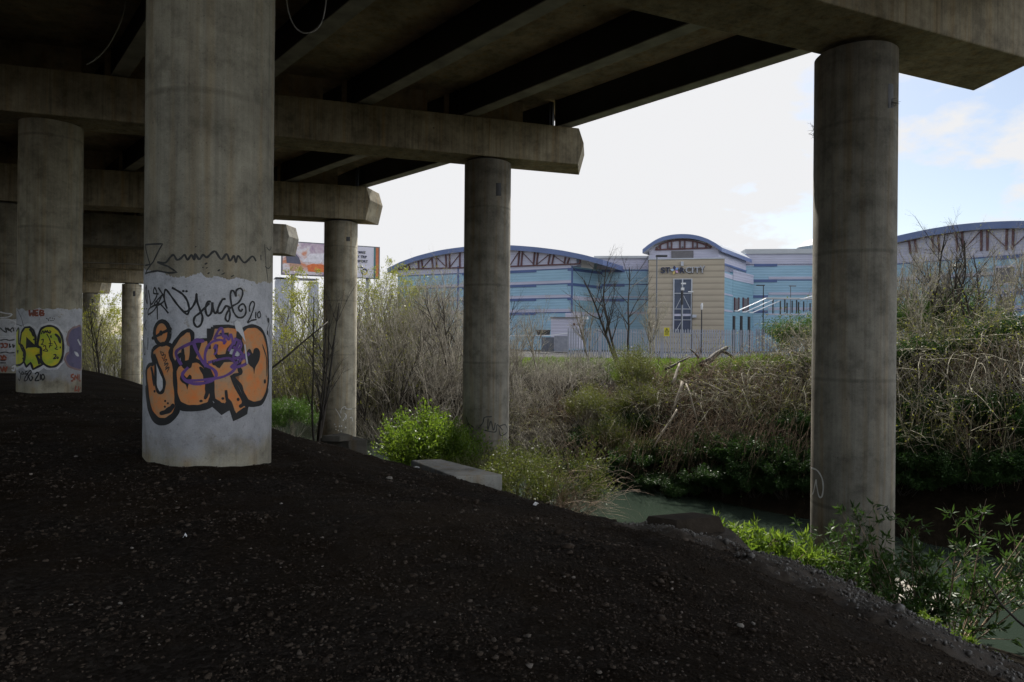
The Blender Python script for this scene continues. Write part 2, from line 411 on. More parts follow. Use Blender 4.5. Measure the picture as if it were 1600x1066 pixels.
zone = zone+ss(-11.2, -12.6, D+1.5*fbm(X.ravel()*.5, Y.ravel()*.5, 3, 9))
zone = np.where(Y.ravel() > 60, 3.0, zone)
att = ground.data.attributes.new('zone', 'FLOAT', 'POINT'); att.data.foreach_set('value', zone.astype(np.float32))
tag(ground, kind='structure')
# river
sv = np.arange(-60, 170, 2.0); RV = []; 
for s_ in sv:
    for d_ in (1.6, -10.5):
        RV.append((6.76-.76*d_-.65*s_, 13.53-.65*d_+.76*s_, -5.2))
RF = [(2*i, 2*i+1, 2*i+3, 2*i+2) for i in range(len(sv)-1)]
river = make_mesh('river', RV, RF, M['water']); tag(river, kind='structure')

# ------------------------------------------------------------------ viaduct
PR = .75
COL = {  # x, y, top, material
 'M': (-3.85, 8.70, 5.72), 'L2': (-12.72, 18.79, 5.86), 'C1': (6.76, 13.53, 5.70), 'C2': (-.83, 22.10, 5.72), 'C3': (-7.92, 31.45, 5.36),
 'L3': (-20.75, 28.2, 5.40), 'C4': (-16.0, 40.9, 5.02), 'C5': (-24.4, 50.0, 4.76), 'C6': (-32.95, 59.1, 4.62), 'C7': (-41.43, 67.2, 4.30),
 'L4': (-28.6, 37.8, 5.02), 'L5': (-37.2, 47.0, 4.76), 'K1': (-14.5, 3.9, 5.8), 'K2': (-24.6, 15.5, 5.8), 'C0': (14.4, 4.95, 5.7), 'M0': (3.8, .2, 5.7)}
COL['M0'] = (3.8, -.4, 5.7)
def cyl(cx, cy, z0, z1, r, seg=96, rings=1, bevel=.02):
    V = []; Fc = []
    zs = [z0]+[z0+(z1-bevel-z0)*(i+1)/rings for i in range(rings)]+[z1]
    rs = [r]*(rings+1)+[r-bevel]
    for z, rr in zip(zs, rs):
        for k in range(seg):
            t = 2*math.pi*k/seg; V.append((cx+rr*math.cos(t), cy+rr*math.sin(t), z))
    n = len(zs)
    for i in range(n-1):
        for k in range(seg):
            k2 = (k+1) % seg; Fc.append((i*seg+k, i*seg+k2, (i+1)*seg+k2, (i+1)*seg+k))
    Fc.append(tuple((n-1)*seg+k for k in range(seg)))
    return V, Fc
pillars = {}
def pillar(key, label, mat, group='round concrete pillars under the viaduct', z0=None):
    x, y, top = COL[key]
    z0 = gh(x, y)-.5 if z0 is None else z0
    e = empty('bridge_pillar', (x, y, z0), label, 'bridge pillar', group); e['kind'] = 'thing'
    V, Fc = cyl(x, y, z0, top, PR); make_mesh('shaft', V, Fc, mat, e, smooth=False)
    sh = e.children[0]; me = sh.data
    me.polygons.foreach_set('use_smooth', np.array([abs(p.normal.z) < .3 for p in me.polygons]))
    V, Fc = cyl(x, y, top-.02, top+.12, .52, 48); make_mesh('bearing', V, Fc, M['steel'], e)
    pillars[key] = e; return e
pillar('M', 'nearest thick pillar, whitewashed low down under big orange graffiti letters', M['paint_a'])
pillar('L2', 'pillar at the left with yellow-green graffiti letters on its white band', M['paint_b'])
pillar('L3', 'pillar cut off by the left edge, its white band covered with small tags', M['paint_c'])
pillar('C1', 'tall plain grey pillar at the right, bushes around its foot', M['concrete_cool'], z0=-5.6)
pillar('C2', 'bare pillar in the middle rising behind the bright green bush', M['concrete_cool'], z0=-5.6)
pillar('C3', 'bare pillar with thin white scratches low down, beside the dark forked tree', M['concrete'], z0=-5.6)
pillar('C6', 'small far pillar standing just left of the graffiti pillar, seen in the gap', M['concrete'], z0=-5.6)
pillar('C7', 'farthest small pillar seen through bare twigs between the two graffiti pillars', M['concrete_cool'], z0=-5.8)
hid = 'pillars hidden behind nearer ones'
for k in ('C4', 'C5', 'M0', 'K1', 'K2', 'L4', 'L5', 'C0'):
    pillar(k, 'plain concrete pillar of the viaduct standing hidden behind nearer pillars or out of view', M['concrete'], hid, z0=-5.6)

def unit(az): return (math.sin(R(az)), math.cos(R(az)))
# crosshead rows: origin column, transverse azimuth (towards the river), bottom, top, river-side end, inner end, slit position of outer girder
ROWS = [
 dict(o=(14.4, 4.95), az=66, b=5.78, t=7.0, e=3.4, l=-40, g=2.4),
 dict(o=(6.82, 13.35), az=66.6, b=5.80, t=7.0, e=4.25, l=-40, g=2.3, n0=-1.0, n1=.60),
 dict(o=(-.83, 22.10), az=72.2, b=5.80, t=7.0, e=3.38, l=-40, g=2.3),
 dict(o=(-7.92, 31.45), az=75, b=5.46, t=6.98, e=1.6, l=-38, g=.8),
 dict(o=(-16.0, 40.9), az=72, b=5.12, t=6.9, e=2.75, l=-36, g=.8),
 dict(o=(-24.4, 50.0), az=72, b=4.88, t=6.7, e=1.5, l=-36, g=.4),
 dict(o=(-32.95, 59.1), az=72, b=4.72, t=6.5, e=1.5, l=-36, g=.4),
 dict(o=(-41.4, 67.2), az=72, b=4.36, t=6.3, e=1.3, l=-36, g=.2)]
ROADAZ = -42.5
for r_ in ROWS:
    r_['T'] = unit(r_['az']); r_['N'] = unit(r_['az']-90)   # N points away from camera
def rowpt(r_, t, n=0): return (r_['o'][0]+r_['T'][0]*t+r_['N'][0]*n, r_['o'][1]+r_['T'][1]*t+r_['N'][1]*n)
CL = ['crosshead behind the camera', 'nearest concrete crosshead crossing the top right corner on the grey pillar',
      'long concrete crosshead carried by the middle pillar, rust streaks on its face', 'concrete crosshead on the scratched pillar, its pointed end against the sky',
      'sunlit grey crosshead end just right of the graffiti pillar', 'far crosshead with a thin pipe along it', 'lowest far crosshead above the small pillar',
      'farthest pale crosshead in the gap between the graffiti pillars']
for i, r_ in enumerate(ROWS):
    N0, N1 = r_.get('n0', -.64), r_.get('n1', .64); sk = math.tan(R(r_['az']-90-ROADAZ))
    o = r_['o']
    e = empty('crosshead', (o[0], o[1], r_['b']), CL[i], 'crosshead beam', 'concrete crossheads of the viaduct'); e['kind'] = 'thing'
    nseg = 26; prof = []
    b_, t_ = r_['b'], r_['t']; H_ = t_-b_
    # end cap profile (dt, z): keel shaped nose
    nose = [(0, b_), (.20, b_+.62*H_), (-.02, t_)]
    V = []; Fc = []
    mb = MB()
    ts = [r_['l']+(r_['e']-.2-r_['l'])*k/nseg for k in range(nseg+1)]
    # body as a loft of 4-gon sections plus nose points
    secs = []
    for t in ts[:-1]+[None]:
        sec = []
        for n_, z in ((N0, b_), (N0, t_), (N1, t_), (N1, b_)):
            if t is None:
                tt = r_['e']-.2+sk*n_+(0 if z == b_ else 0.02)
            else: tt = t+(sk*n_ if t > r_['e']-3 else 0)
            p = rowpt(r_, tt, n_); sec.append((p[0], p[1], z))
        secs.append(sec)
    for sec in secs: V += sec
    for k in range(len(secs)-1):
        a, b2 = k*4, (k+1)*4
        for q in range(4): Fc.append((a+q, a+(q+1) % 4, b2+(q+1) % 4, b2+q))
    Fc.append((0, 3, 2, 1))
    base = len(V); last = (len(secs)-1)*4
    zm = b_+.60*H_
    for n_ in (N0, N1):
        p = rowpt(r_, r_['e']+sk*n_, n_); V.append((p[0], p[1], zm))
    # front face nose triangle, rear face nose triangle, two sloping end faces
    Fc.append((last+0, last+1, base)); Fc.append((last+3, base+1, last+2))
    Fc.append((last+0, base, base+1, last+3)); Fc.append((last+1, last+2, base+1, base))
    bar = make_mesh('beam', V, Fc, M['cross'] if i != 4 else M['concrete_cool'], e)
    bm = bmesh.new(); bm.from_mesh(bar.data); bmesh.ops.recalc_face_normals(bm, faces=bm.faces); bm.to_mesh(bar.data); bm.free()
    mod = bar.modifiers.new('bevel', 'BEVEL'); mod.width = .025; mod.segments = 2; mod.limit_method = 'ANGLE'; mod.angle_limit = R(25)

# deck : slab, girders, diaphragms, parapet
NG = 12; SP = 3.24; DB = .97
deck = empty('bridge_deck', (-5, 20, 7.0), 'dark steel and concrete underside of the elevated road overhead', 'bridge deck'); deck['kind'] = 'thing'
def gpt(i, j): return rowpt(ROWS[i], ROWS[i]['g']-SP*j)
def lerp(a, b, f): return tuple(a[k]+(b[k]-a[k])*f for k in range(len(a)))
def girder(i, j):
    a3 = (*gpt(i, j), ROWS[i]['t']+.05); b3 = (*gpt(i+1, j), ROWS[i+1]['t']+.05)
    L = math.dist(a3, b3); g = .075/L
    a = Vector(lerp(a3, b3, g)); b = Vector(lerp(a3, b3, 1-g)); d = (b-a).normalized(); n = Vector((d.y, -d.x, 0)).normalized()
    web = MB(); fl = MB()
    def bar(m_, w0, w1, h0, h1, s0=0., s1=0.):
        P = []
        for h in (h0, h1):
            for q, w_ in ((a-d*s0, w0), (b+d*s1, w0), (b+d*s1, w1), (a-d*s0, w1)):
                P.append(q+n*w_+Vector((0, 0, h)))
        m_.hexa(P)
    bar(web, -.03, .03, .03, DB)
    for q in range(5):                                # web stiffeners
        f = (q+.02)/4.04
        c = a.lerp(b, f)
        for sgn in (-1, 1):
            P = []
            for h in (.03, DB):
                for dd, nn in ((-.01, .03), (.01, .03), (.01, .11), (-.01, .11)):
                    P.append(c+d*dd+n*nn*sgn+Vector((0, 0, h)))
            if q in (0, 4): web.hexa(P)
    w_ = web.build('girder', M['steel'], deck)
    bar(fl, -.20, .20, 0.0, .03)
    fl.build('flange', M['flange'], w_)
    return w_
for i in range(len(ROWS)-1):
    for j in range(NG):
        if i >= 3 and j > 7: continue
        if i == 0 and j > 7: continue
        girder(i, j)
# beyond the last row the deck goes on out of sight; slab bays
for i in range(len(ROWS)-1):
    A, B = ROWS[i], ROWS[i+1]
    for k in range(1):
        a0 = rowpt(A, A['g']+1.1); b0 = rowpt(B, B['g']+1.1); a1 = rowpt(A, -38); b1 = rowpt(B, -38)
        zt = [A['t']+.05+DB, B['t']+.05+DB]
        m_ = MB(); P = [(*a0, zt[0]), (*b0, zt[1]), (*b1, zt[1]), (*a1, zt[0]), (*a0, zt[0]+.28), (*b0, zt[1]+.28), (*b1, zt[1]+.28), (*a1, zt[0]+.28)]
        m_.hexa(P); m_.build('slab', M['deck'], deck)
        m_ = MB(); n_ = (.22*math.sin(R(47)), .22*math.cos(R(47)))
        P = [(*a0, zt[0]-.12), (*b0, zt[1]-.12), (b0[0]+n_[0], b0[1]+n_[1], zt[1]-.12), (a0[0]+n_[0], a0[1]+n_[1], zt[0]-.12)]
        P += [(p[0], p[1], p[2]+1.5) for p in P]
        m_.hexa(P); m_.build('parapet', M['concrete_cool'], deck)
# second carriageway keeps the left side dark
# diaphragms over each crosshead, on its far side
for i in range(1, len(ROWS)):
    r_ = ROWS[i]
    for j in range(NG-1):
        if i >= 4 and j > 7: continue
        t1 = r_['g']-SP*j-.62-.35; t0 = r_['g']-SP*(j+1)-.62+.22
        m_ = MB(); P = []
        for z in (r_['t']-.01, r_['t']+.05+DB):
            for t, n_ in ((t0, .46), (t1, .46), (t1, .62), (t0, .62)):
                p = rowpt(r_, t, n_); P.append((p[0], p[1], z))
        m_.hexa(P); m_.build('diaphragm', M['deck'], deck)
# dangling cables under the deck
def cable(name, pts, r=.008, mat=None, parent=None):
    m_ = MB(); P = []
    pts = [Vector(p) for p in pts]; n = len(pts)
    for i in range(n-1):
        p0 = pts[max(i-1, 0)]; p1 = pts[i]; p2 = pts[i+1]; p3 = pts[min(i+2, n-1)]
        for k in range(8):
            t = k/8
            P.append(.5*((2*p1)+(p2-p0)*t+(2*p0-5*p1+4*p2-p3)*t*t+(-p0+3*p1-3*p2+p3)*t**3))
    P.append(pts[-1]); m_.tube(P, r, 6)
    return m_.build(name, mat or M['flange'], parent)
tag(cable('hanging_cable', [atz(447, -40, 11), atz(449, 10, 11), atz(461, 42, 11), atz(480, 52, 11), atz(500, 40, 11), atz(509, 5, 11), atz(509, -40, 11)], .011),
    'thin cable hanging in a loop from the deck beside the graffiti pillar', 'cable')
tag(cable('hanging_cable', [atz(198, -10, 15), atz(190, 30, 15), atz(170, 70, 15), atz(150, 92, 15), atz(135, 101, 15)], .012),
    'thin cable sagging under the dark deck at the top left', 'cable')
# services on the far crosshead
r_ = ROWS[5]; m_ = MB()
p0 = rowpt(r_, -14, -.72); p1 = rowpt(r_, 0, -.72); m_.tube([(*p0, 5.22), (*p1, 5.22)], .035, 8)
pp = m_.build('pipe', M['flange']); pp.name = 'service_pipe'; tag(pp, 'thin horizontal pipe running along the far crosshead', 'pipe')
# ------------------------------------------------------------------ leisure centre beyond the fence
M['cyan'] = simple('pale_cyan_cladding', (.25, .43, .52), .45, 0, .06, .15)
M['cyan2'] = simple('teal_cladding', (.15, .30, .37), .45, 0, .08, .15)
M['lilac'] = simple('pale_lilac_cladding', (.42, .41, .50), .5, 0, .06, .2)
M['blue'] = simple('blue_band', (.085, .13, .30), .45, 0, .12, .3)
M['truss'] = simple('red_brown_frame', (.115, .045, .05), .5, 0, .2, .5)
M['fascia'] = simple('blue_roof_fascia', (.14, .19, .37), .4, 0, .12, .3)
M['roof'] = simple('pale_metal_roof', (.45, .46, .48), .4, .2, .1, .3)
M['greyp'] = simple('grey_louvre', (.16, .15, .16), .6, 0, .2, 2)
M['glassd'] = simple('dark_blue_glazing', (.05, .065, .12), .12, 0, .3, .8)
M['framew'] = simple('pale_frame', (.5, .52, .58), .5, 0, .1, 1)
M['navy'] = simple('navy_letter', (.02, .025, .07), .4, 0, .1, 1)
M['letterw'] = simple('grey_white_letter', (.42, .43, .47), .45, 0, .1, 1)
for k_, c_ in (('s_yel', (.62, .48, .16)), ('s_pink', (.62, .38, .58)), ('s_blue', (.22, .36, .72)), ('s_navy', (.03, .04, .12)), ('s_pale', (.45, .58, .78))):
    M[k_] = simple('emblem_'+k_, c_, .4, 0, .05, 1)
def cladmat(name, col, period, lo=.82):
    m, n, b, out = mat_new(name); v = mapped(n, (1, 1, 1))
    wv = n.nodes.new('ShaderNodeTexWave'); wv.wave_type = 'BANDS'; wv.bands_direction = 'Z'; wv.inputs['Scale'].default_value = .314/period
    n.links.new(v, wv.inputs[0]); a = noise(n, mapped(n, (.3, .3, 1)), .8, 4, .6)
    c = mixc(n, .5, (*col,), ramp(n, a, [(.3, [x*.85 for x in col]), (.7, [min(1, x*1.12) for x in col])]))
    c = mixc(n, 1.0, c, ramp(n, wv.outputs[1], [(.0, lo), (.25, 1)]), 'MULTIPLY')
    n.links.new(c, b.inputs['Base Color']); b.inputs['Roughness'].default_value = .5
    bump(n, b, wv.outputs[1], .3, .05); return m
M['cyan'] = cladmat('pale_cyan_cladding', (.34, .53, .67), .45, .9)
M['cyan2'] = cladmat('teal_cladding', (.25, .42, .52), .45, .88)
M['lilac'] = cladmat('pale_lilac_cladding', (.54, .53, .65), .4, .9)
M['brick'] = cladmat('buff_block_courses', (.46, .39, .30), .9, .68)
bld = empty('leisure_centre', (10, 110, -1.0), 'pale blue banded leisure centre with curved roofs and a buff brick entrance tower', 'leisure centre')
bld['kind'] = 'thing'
GB = -1.4
class Fac:
    def __init__(s, pa, za, pb, zb, pyref=480):
        ua, ub = un(pa, pyref)[0], un(pb, pyref)[0]
        s.a = np.array([ua*za, za]); s.b = np.array([ub*zb, zb]); d = s.b-s.a; s.L = np.linalg.norm(d); s.t = d/s.L
        s.n = np.array([s.t[1], -s.t[0]])
        if s.n[1] > 0: s.n = -s.n
    def hit(s, px, py):
        u, v = un(px, py); A = np.array([[u, -s.t[0]], [1, -s.t[1]]]); z, q = np.linalg.solve(A, s.a); return q, v*z
    def w(s, q, h, o=0.): p = s.a+s.t*q+s.n*o; return (p[0], p[1], h)
    def slab(s, mb, poly, o0, o1):   # poly of (q,h)
        n = len(poly); P = [s.w(q, h, o0) for q, h in poly]+[s.w(q, h, o1) for q, h in poly]
        return mb.add(P, [tuple(range(n)), tuple(range(n, 2*n))[::-1]]+[(i, n+i, n+(i+1) % n, (i+1) % n) for i in range(n)])
    def rect(s, mb, q0, q1, h0, h1, o0=-.05, o1=.06): return s.slab(mb, [(q0, h0), (q1, h0), (q1, h1), (q0, h1)], o0, o1)
    def pxrect(s, mb, x0, y0, x1, y1, o0=-.05, o1=.06):
        q0, ha = s.hit(x0, y0); q1, hb = s.hit(x1, y1); return s.rect(mb, q0, q1, hb, ha, o0, o1)
    def pxpoly(s, mb, pts, o0=-.05, o1=.06): return s.slab(mb, [s.hit(*p) for p in pts], o0, o1)
    def line(s, mb, p0, p1, wd, o0=.0, o1=.15):
        a = np.array(s.hit(*p0)); b = np.array(s.hit(*p1)); d = (b-a)/np.linalg.norm(b-a); n = np.array([-d[1], d[0]])*wd/2
        return s.slab(mb, [tuple(a-n), tuple(b-n), tuple(b+n), tuple(a+n)], o0, o1)
def wallbox(f, q0, q1, h0, h1, depth, mat, nm='wall'):
    m = MB(); f.rect(m, q0, q1, h0, h1, -depth, 0); return m.build(nm, mat, bld)
def bands(f, q0, q1, hs, thick, thin, segs, name='band'):
    """horizontal blue stripes, thick between the given fractions"""
    m = MB()
    for h in hs:
        f.rect(m, q0, q1, h-thin, h, -.02, .05)
        for a, b in segs: f.rect(m, a, b, h-thick, h+.02, -.02, .09)
    return m.build(name, M['blue'], bld)
def arc_roof(f, pts, depth, fascia=.75, back=None):
    """pts: photo pixels along the top edge; a curved roof slab with its blue edge"""
    qs = [f.hit(*p) for p in pts]
    # smooth through a spline
    q = np.array(qs); t = np.arange(len(q)); tt = np.linspace(0, len(q)-1, 48)
    co = [np.interp(tt, t, q[:, k]) for k in (0, 1)]
    kern = np.array([1, 2, 3, 2, 1])/9.
    h = np.convolve(np.pad(co[1], 2, mode='edge'), kern, 'valid'); h[0], h[-1] = co[1][0], co[1][-1]
    qq = co[0]
    V = []; Fc = []; n = len(qq)
    for o, dh in ((.9, 0), (.9, -fascia), (-depth, -fascia), (-depth, 0)):
        for k in range(n):
            if back is not None and o < 0:
                p_ = f.w(qq[k], h[k]+dh, .9); V.append((p_[0]+back[0], p_[1]+back[1], p_[2]))
            else: V.append(f.w(qq[k], h[k]+dh, o))
    for k in range(n-1):
        for r0, r1 in ((0, 1), (1, 2), (2, 3), (3, 0)):
            Fc.append((r0*n+k, r0*n+k+1, r1*n+k+1, r1*n+k))
    Fc.append((0, n, 2*n, 3*n)); Fc.append((n-1, 4*n-1, 3*n-1, 2*n-1))
    o = make_mesh('roof', V, Fc, [M['roof'], M['fascia']], bld)
    mi = []
    for p in o.data.polygons: mi.append(0 if p.center is not None and abs(p.normal.z) > .5 else 1)
    o.data.polygons.foreach_set('material_index', mi)
    return qq, h
def gable(f, qq, h, fascia, base, mat, q0=None, q1=None):
    m = MB(); q0 = qq[0]+.4 if q0 is None else q0; q1 = qq[-1]-.4 if q1 is None else q1
    xs = np.linspace(q0, q1, 40); hs = np.interp(xs, qq, h)-fascia-.003
    top = [(x, max(y, base+.05)) for x, y in zip(xs, hs)]
    f.slab(m, [(q0, base)]+[(q1, base)]+top[::-1], -2, -.01); return m.build('gable', mat, bld)

# left block -------------------------------------------------------
f1 = Fac(622, 126, 893, 110)
qL, qR = f1.hit(621, 480)[0], f1.hit(893, 480)[0]
hT = f1.hit(893, 416)[1]
wallbox(f1, qL, qR, GB, hT, 30, M['cyan'])
qq, hh = arc_roof(f1, [(610, 420), (628, 411), (655, 401), (690, 392), (725, 387), (765, 384), (800, 384), (840, 387), (880, 392), (915, 399), (945, 407)], 34, .82)
gable(f1, qq, hh, .82, hT, M['lilac'], qL, qR+.8)
st = [f1.hit(893, y)[1] for y in (419, 442.5, 465, 487.5)]
seg1 = [(f1.hit(a, 450)[0], f1.hit(b, 450)[0]) for a, b in ((722, 838), (887, 893))]
bands(f1, qL, qR, st, .42, .15, seg1)
m_ = MB()
for h in st: f1.rect(m_, qL, qR, h+.02, h+.50, -.02, .03)
f1.rect(m_, qL, qR, st[0]+.45, hT+.3, -.02, .035); m_.build('pale_strip', M['lilac'], bld)
m_ = MB()
for x in (715, 893): f1.pxrect(m_, x, 416, x+1.4, 545, 0, .1)
m_.build('joint', M['blue'], bld)
tr = [((634, 420), (634, 411)), ((640, 419), (640, 409)), ((655, 420), (654, 406)), ((661, 420), (659, 405)), ((677, 419), (675, 401)), ((683, 419), (682, 400)),
      ((698, 419), (697, 398)), ((703, 419), (703, 397)), ((719, 418), (719, 394)), ((810, 415), (812, 391)), ((815, 415), (817, 391)), ((834, 414), (836, 393)),
      ((839, 414), (841, 394)), ((857, 413), (860, 397)), ((863, 413), (866, 398)), ((882, 412), (884, 402)), ((887, 412), (890, 403)), ((906, 412), (907, 406))]
m_ = MB()
for a, b in tr: f1.line(m_, a, b, .2, 0, .25)
for a, b in (((622, 421), (800, 416.5)), ((800, 416.5), (907, 412.5))): f1.line(m_, a, b, .2, 0, .22)
m_.build('truss', M['truss'], bld)
m_ = MB()
for a, b in (((661, 419), (675, 403)), ((683, 403), (698, 418)), ((703, 418), (719, 397)), ((797, 415), (810, 395)), ((817, 395), (834, 413)), ((841, 412), (857, 399)), ((866, 400), (882, 411))):
    f1.line(m_, a, b, .10, 0, .15)
m_.build('brace', M['truss'], bld)
# side of the left block and the link wall
f2 = Fac(893, 110, 941, 116)
e0, e1 = 0, f2.hit(941, 480)[0]
wallbox(f2, .02, e1, GB, f2.hit(893, 415.9)[1], 2, M['cyan'])
bands(f2, .02, e1, st[:2], .42, .15, [(0.02, e1)])
m_ = MB()
f2.rect(m_, .02, e1, st[2]-.35, st[2]+.3, 0, .05); f2.rect(m_, .02, e1, st[3]-.5, st[3]+.1, 0, .05); m_.build('pale_strip', M['lilac'], bld)
m_ = MB(); f2.rect(m_, .02, e1, st[3]+.1, st[2]-.35, 0, .04); m_.build('lower_panel', M['cyan2'], bld)
f3 = Fac(925, 116, 1016, 115)
e3 = f3.hit(1016, 480)[0]
wallbox(f3, .3, e3, GB, f3.hit(1000, 404)[1], 6, M['cyan'])
m_ = MB(); f3.pxrect(m_, 933, 404, 1014, 421, 0, .07); m_.build('parapet_panel', M['lilac'], bld)
m_ = MB(); f3.pxrect(m_, 928, 400.5, 1016, 404, -3, .4); m_.build('parapet_cap', M['roof'], bld)
st3 = [f3.hit(970, y)[1] for y in (422, 444, 467.5)]
bands(f3, .3, e3, st3, .42, .15, [(f3.hit(940, 450)[0], f3.hit(976, 450)[0])])
m_ = MB(); f3.pxrect(m_, 978, 487, 1014, 491, 0, .06); f3.pxrect(m_, 940, 463, 1014, 465, 0, .06); m_.build('pale_strip', M['lilac'], bld)
# entrance tower ---------------------------------------------------
f4 = Fac(1013, 105, 1122, 103)
q4a, q4b = f4.hit(1014, 450)[0], f4.hit(1122, 450)[0]
h4t, h4b = f4.hit(1013, 389)[1], f4.hit(1013, 406)[1]
wallbox(f4, q4a, q4b, h4b-.5, h4t, 14, M['lilac'])
qq, hh = arc_roof(f4, [(1004, 391), (1012, 384.5), (1024, 376), (1036, 371), (1050, 368), (1064, 367), (1078, 367.5), (1092, 370), (1106, 375), (1117, 381), (1127, 388)], 18, .62, back=(Fac(1122, 103, 1166, 116).t*17))
gable(f4, qq, hh, .62, h4t, M['lilac'], q4a, q4b)
m_ = MB(); f4.pxrect(m_, 1049, 392.5, 1083.5, 403.5, 0, .1); m_.build('louvre', M['greyp'], bld)
m_ = MB()
for x0, y0, x1, y1 in ((1024.5, 390, 1032, 384), (1032, 390, 1032, 383), (1043.5, 389.5, 1043.5, 378), (1049.5, 389.5, 1049.5, 376.5), (1062.5, 389, 1062.5, 375.5), (1070, 389, 1070, 375.5),
                      (1082.5, 388.5, 1082.5, 376.5), (1089.5, 388.5, 1089.5, 378), (1103, 388, 1103, 382), (1111, 387.5, 1103, 381), (1024, 390.5, 1111.5, 387.5)):
    f4.line(m_, (x0, y0), (x1, y1), .22, 0, .2)
ar = [(1025, 388), (1034, 381.5), (1045, 377.5), (1058, 375.6), (1070, 375.4), (1082, 376.6), (1095, 380), (1104, 383.5), (1112, 386)]
for a, b in zip(ar[:-1], ar[1:]): f4.line(m_, a, b, .2, 0, .21)
m_.build('truss', M['truss'], bld)
m_ = MB()
for x in (1028, 1047, 1066.5, 1086.5, 1107): f4.pxrect(m_, x-1.2, 385.5, x+1.2, 388, 0, .3)
m_.build('roof_lamp', M['greyp'], bld)
# brick front, slightly proud
f5 = Fac(1013, 103.6, 1131, 101.6)
q5a, q5b = f5.hit(1013.5, 450)[0], f5.hit(1132, 450)[0]
wallbox(f5, q5a, q5b, GB, f5.hit(1013, 406)[1], 4.5, M['brick'], 'brick_wall')
m_ = MB(); f5.rect(m_, q5a-.1, q5b+.1, f5.hit(1013, 406)[1], f5.hit(1013, 406)[1]+.18, -4.6, .1); m_.build('coping', M['framew'], bld)
m_ = MB(); f5.pxrect(m_, 1053, 436.5, 1081, 520, -.1, .05); gz = m_.build('window', M['glassd'], bld)
m_ = MB()
for x in (1052.5, 1066, 1080.5): f5.pxrect(m_, x-.55, 436, x+.75, 520, 0, .16)
for y in (436.2, 458.5, 483, 500): f5.pxrect(m_, 1052.5, y-.5, 1081, y+.5, 0, .14)
for a, b in (((1056, 482), (1066, 462)), ((1078, 482), (1068, 462)), ((1056, 518), (1065, 502))): f5.line(m_, a, b, .08, 0, .12)
m_.build('frame', M['framew'], gz)
m_ = MB(); f5.pxrect(m_, 1053.4, 490.5, 1080, 494, .05, .07); m_.build('pale_window_strip', M['lilac'], gz)  # pale strip across the lower part of the window
m_ = MB(); f5.pxrect(m_, 1064, 409, 1068, 416, 0, .3); m_.build('wall_lamp', M['framew'], bld)
m_ = MB(); f5.pxrect(m_, 1081, 492, 1088, 496.5, 0, .5); m_.build('wall_light', M['framew'], bld)
# sign letters
def text_mesh(txt, size, ext, font=None):
    c = bpy.data.curves.new('txt', 'FONT'); c.body = txt; c.size = size; c.extrude = ext; c.offset = .012; c.resolution_u = 3
    o = bpy.data.objects.new('txt', c); sc.collection.objects.link(o)
    dg = bpy.context.evaluated_depsgraph_get(); dg.update(); ev = o.evaluated_get(dg)
    me = ev.to_mesh(); V = np.array([v.co[:] for v in me.vertices]); Fc = [tuple(p.vertices) for p in me.polygons]
    ev.to_mesh_clear(); bpy.data.objects.remove(o); bpy.data.curves.remove(c); return V, Fc
def fac_text(f, txt, x0, y0, x1, y1, mat, name, parent, off=.25, bold=0.0, ext=.06):
    """fit the text in the pixel box x0..x1, y0 (top)..y1 (bottom) on facade f"""
    V, Fc = text_mesh(txt, 1, ext); q0, ht = f.hit(x0, y0); q1, hb = f.hit(x1, y1)
    mn, mxx = V.min(0), V.max(0); P = []
    for v in V:
        q = q0+(v[0]-mn[0])/(mxx[0]-mn[0])*(q1-q0); h = hb+(v[1]-mn[1])/(mxx[1]-mn[1])*(ht-hb)
        P.append(f.w(q, h, off+v[2]))
    return make_mesh(name, P, Fc, mat, parent)
sx = 1010; k6 = 140/1066
def z6(x, y): return (1010+x*k6, 380+y*k6)
sign = MB(); f5.pxrect(sign, 1033, 421.5, 1100, 422.2, .02, .1); sg = sign.build('sign', M['greyp'], bld)
for t_, a, b in (('S', 170, 222), ('T', 226, 282), ('R', 398, 455)):
    fac_text(f5, t_, *z6(a, 290), *z6(b, 358), M['navy'], 'letter', sg)
    fac_text(f5, t_, *z6(a+5, 293), *z6(b+5, 361), M['letterw'], 'letter_edge', sg, off=.1)
for t_, a, b in (('C', 466, 532), ('I', 540, 556), ('T', 572, 634), ('Y', 634, 694)):
    fac_text(f5, t_, *z6(a, 285 if t_ != 'Y' else 270), *z6(b, 356), M['letterw'], 'letter', sg)
    fac_text(f5, t_, *z6(a+6, 289 if t_ != 'Y' else 276), *z6(b+6, 362), M['greyp'], 'letter_edge', sg, off=.1)
cx, cy = 338, 325
for ang, mk, rr in ((100, 's_navy', 58), (35, 's_blue', 56), (-38, 's_pink', 52), (-112, 's_yel', 58), (172, 's_pale', 56)):
    a = R(ang); P = []
    for rad, da in ((4, 0), (rr*.62, -27), (rr, 0), (rr*.62, 27)):
        P.append(z6(cx+rad*math.cos(a+R(da)), cy-rad*math.sin(a+R(da))))
    m_ = MB(); f5.pxpoly(m_, P, .15, .32); m_.build('petal', M[mk], sg)
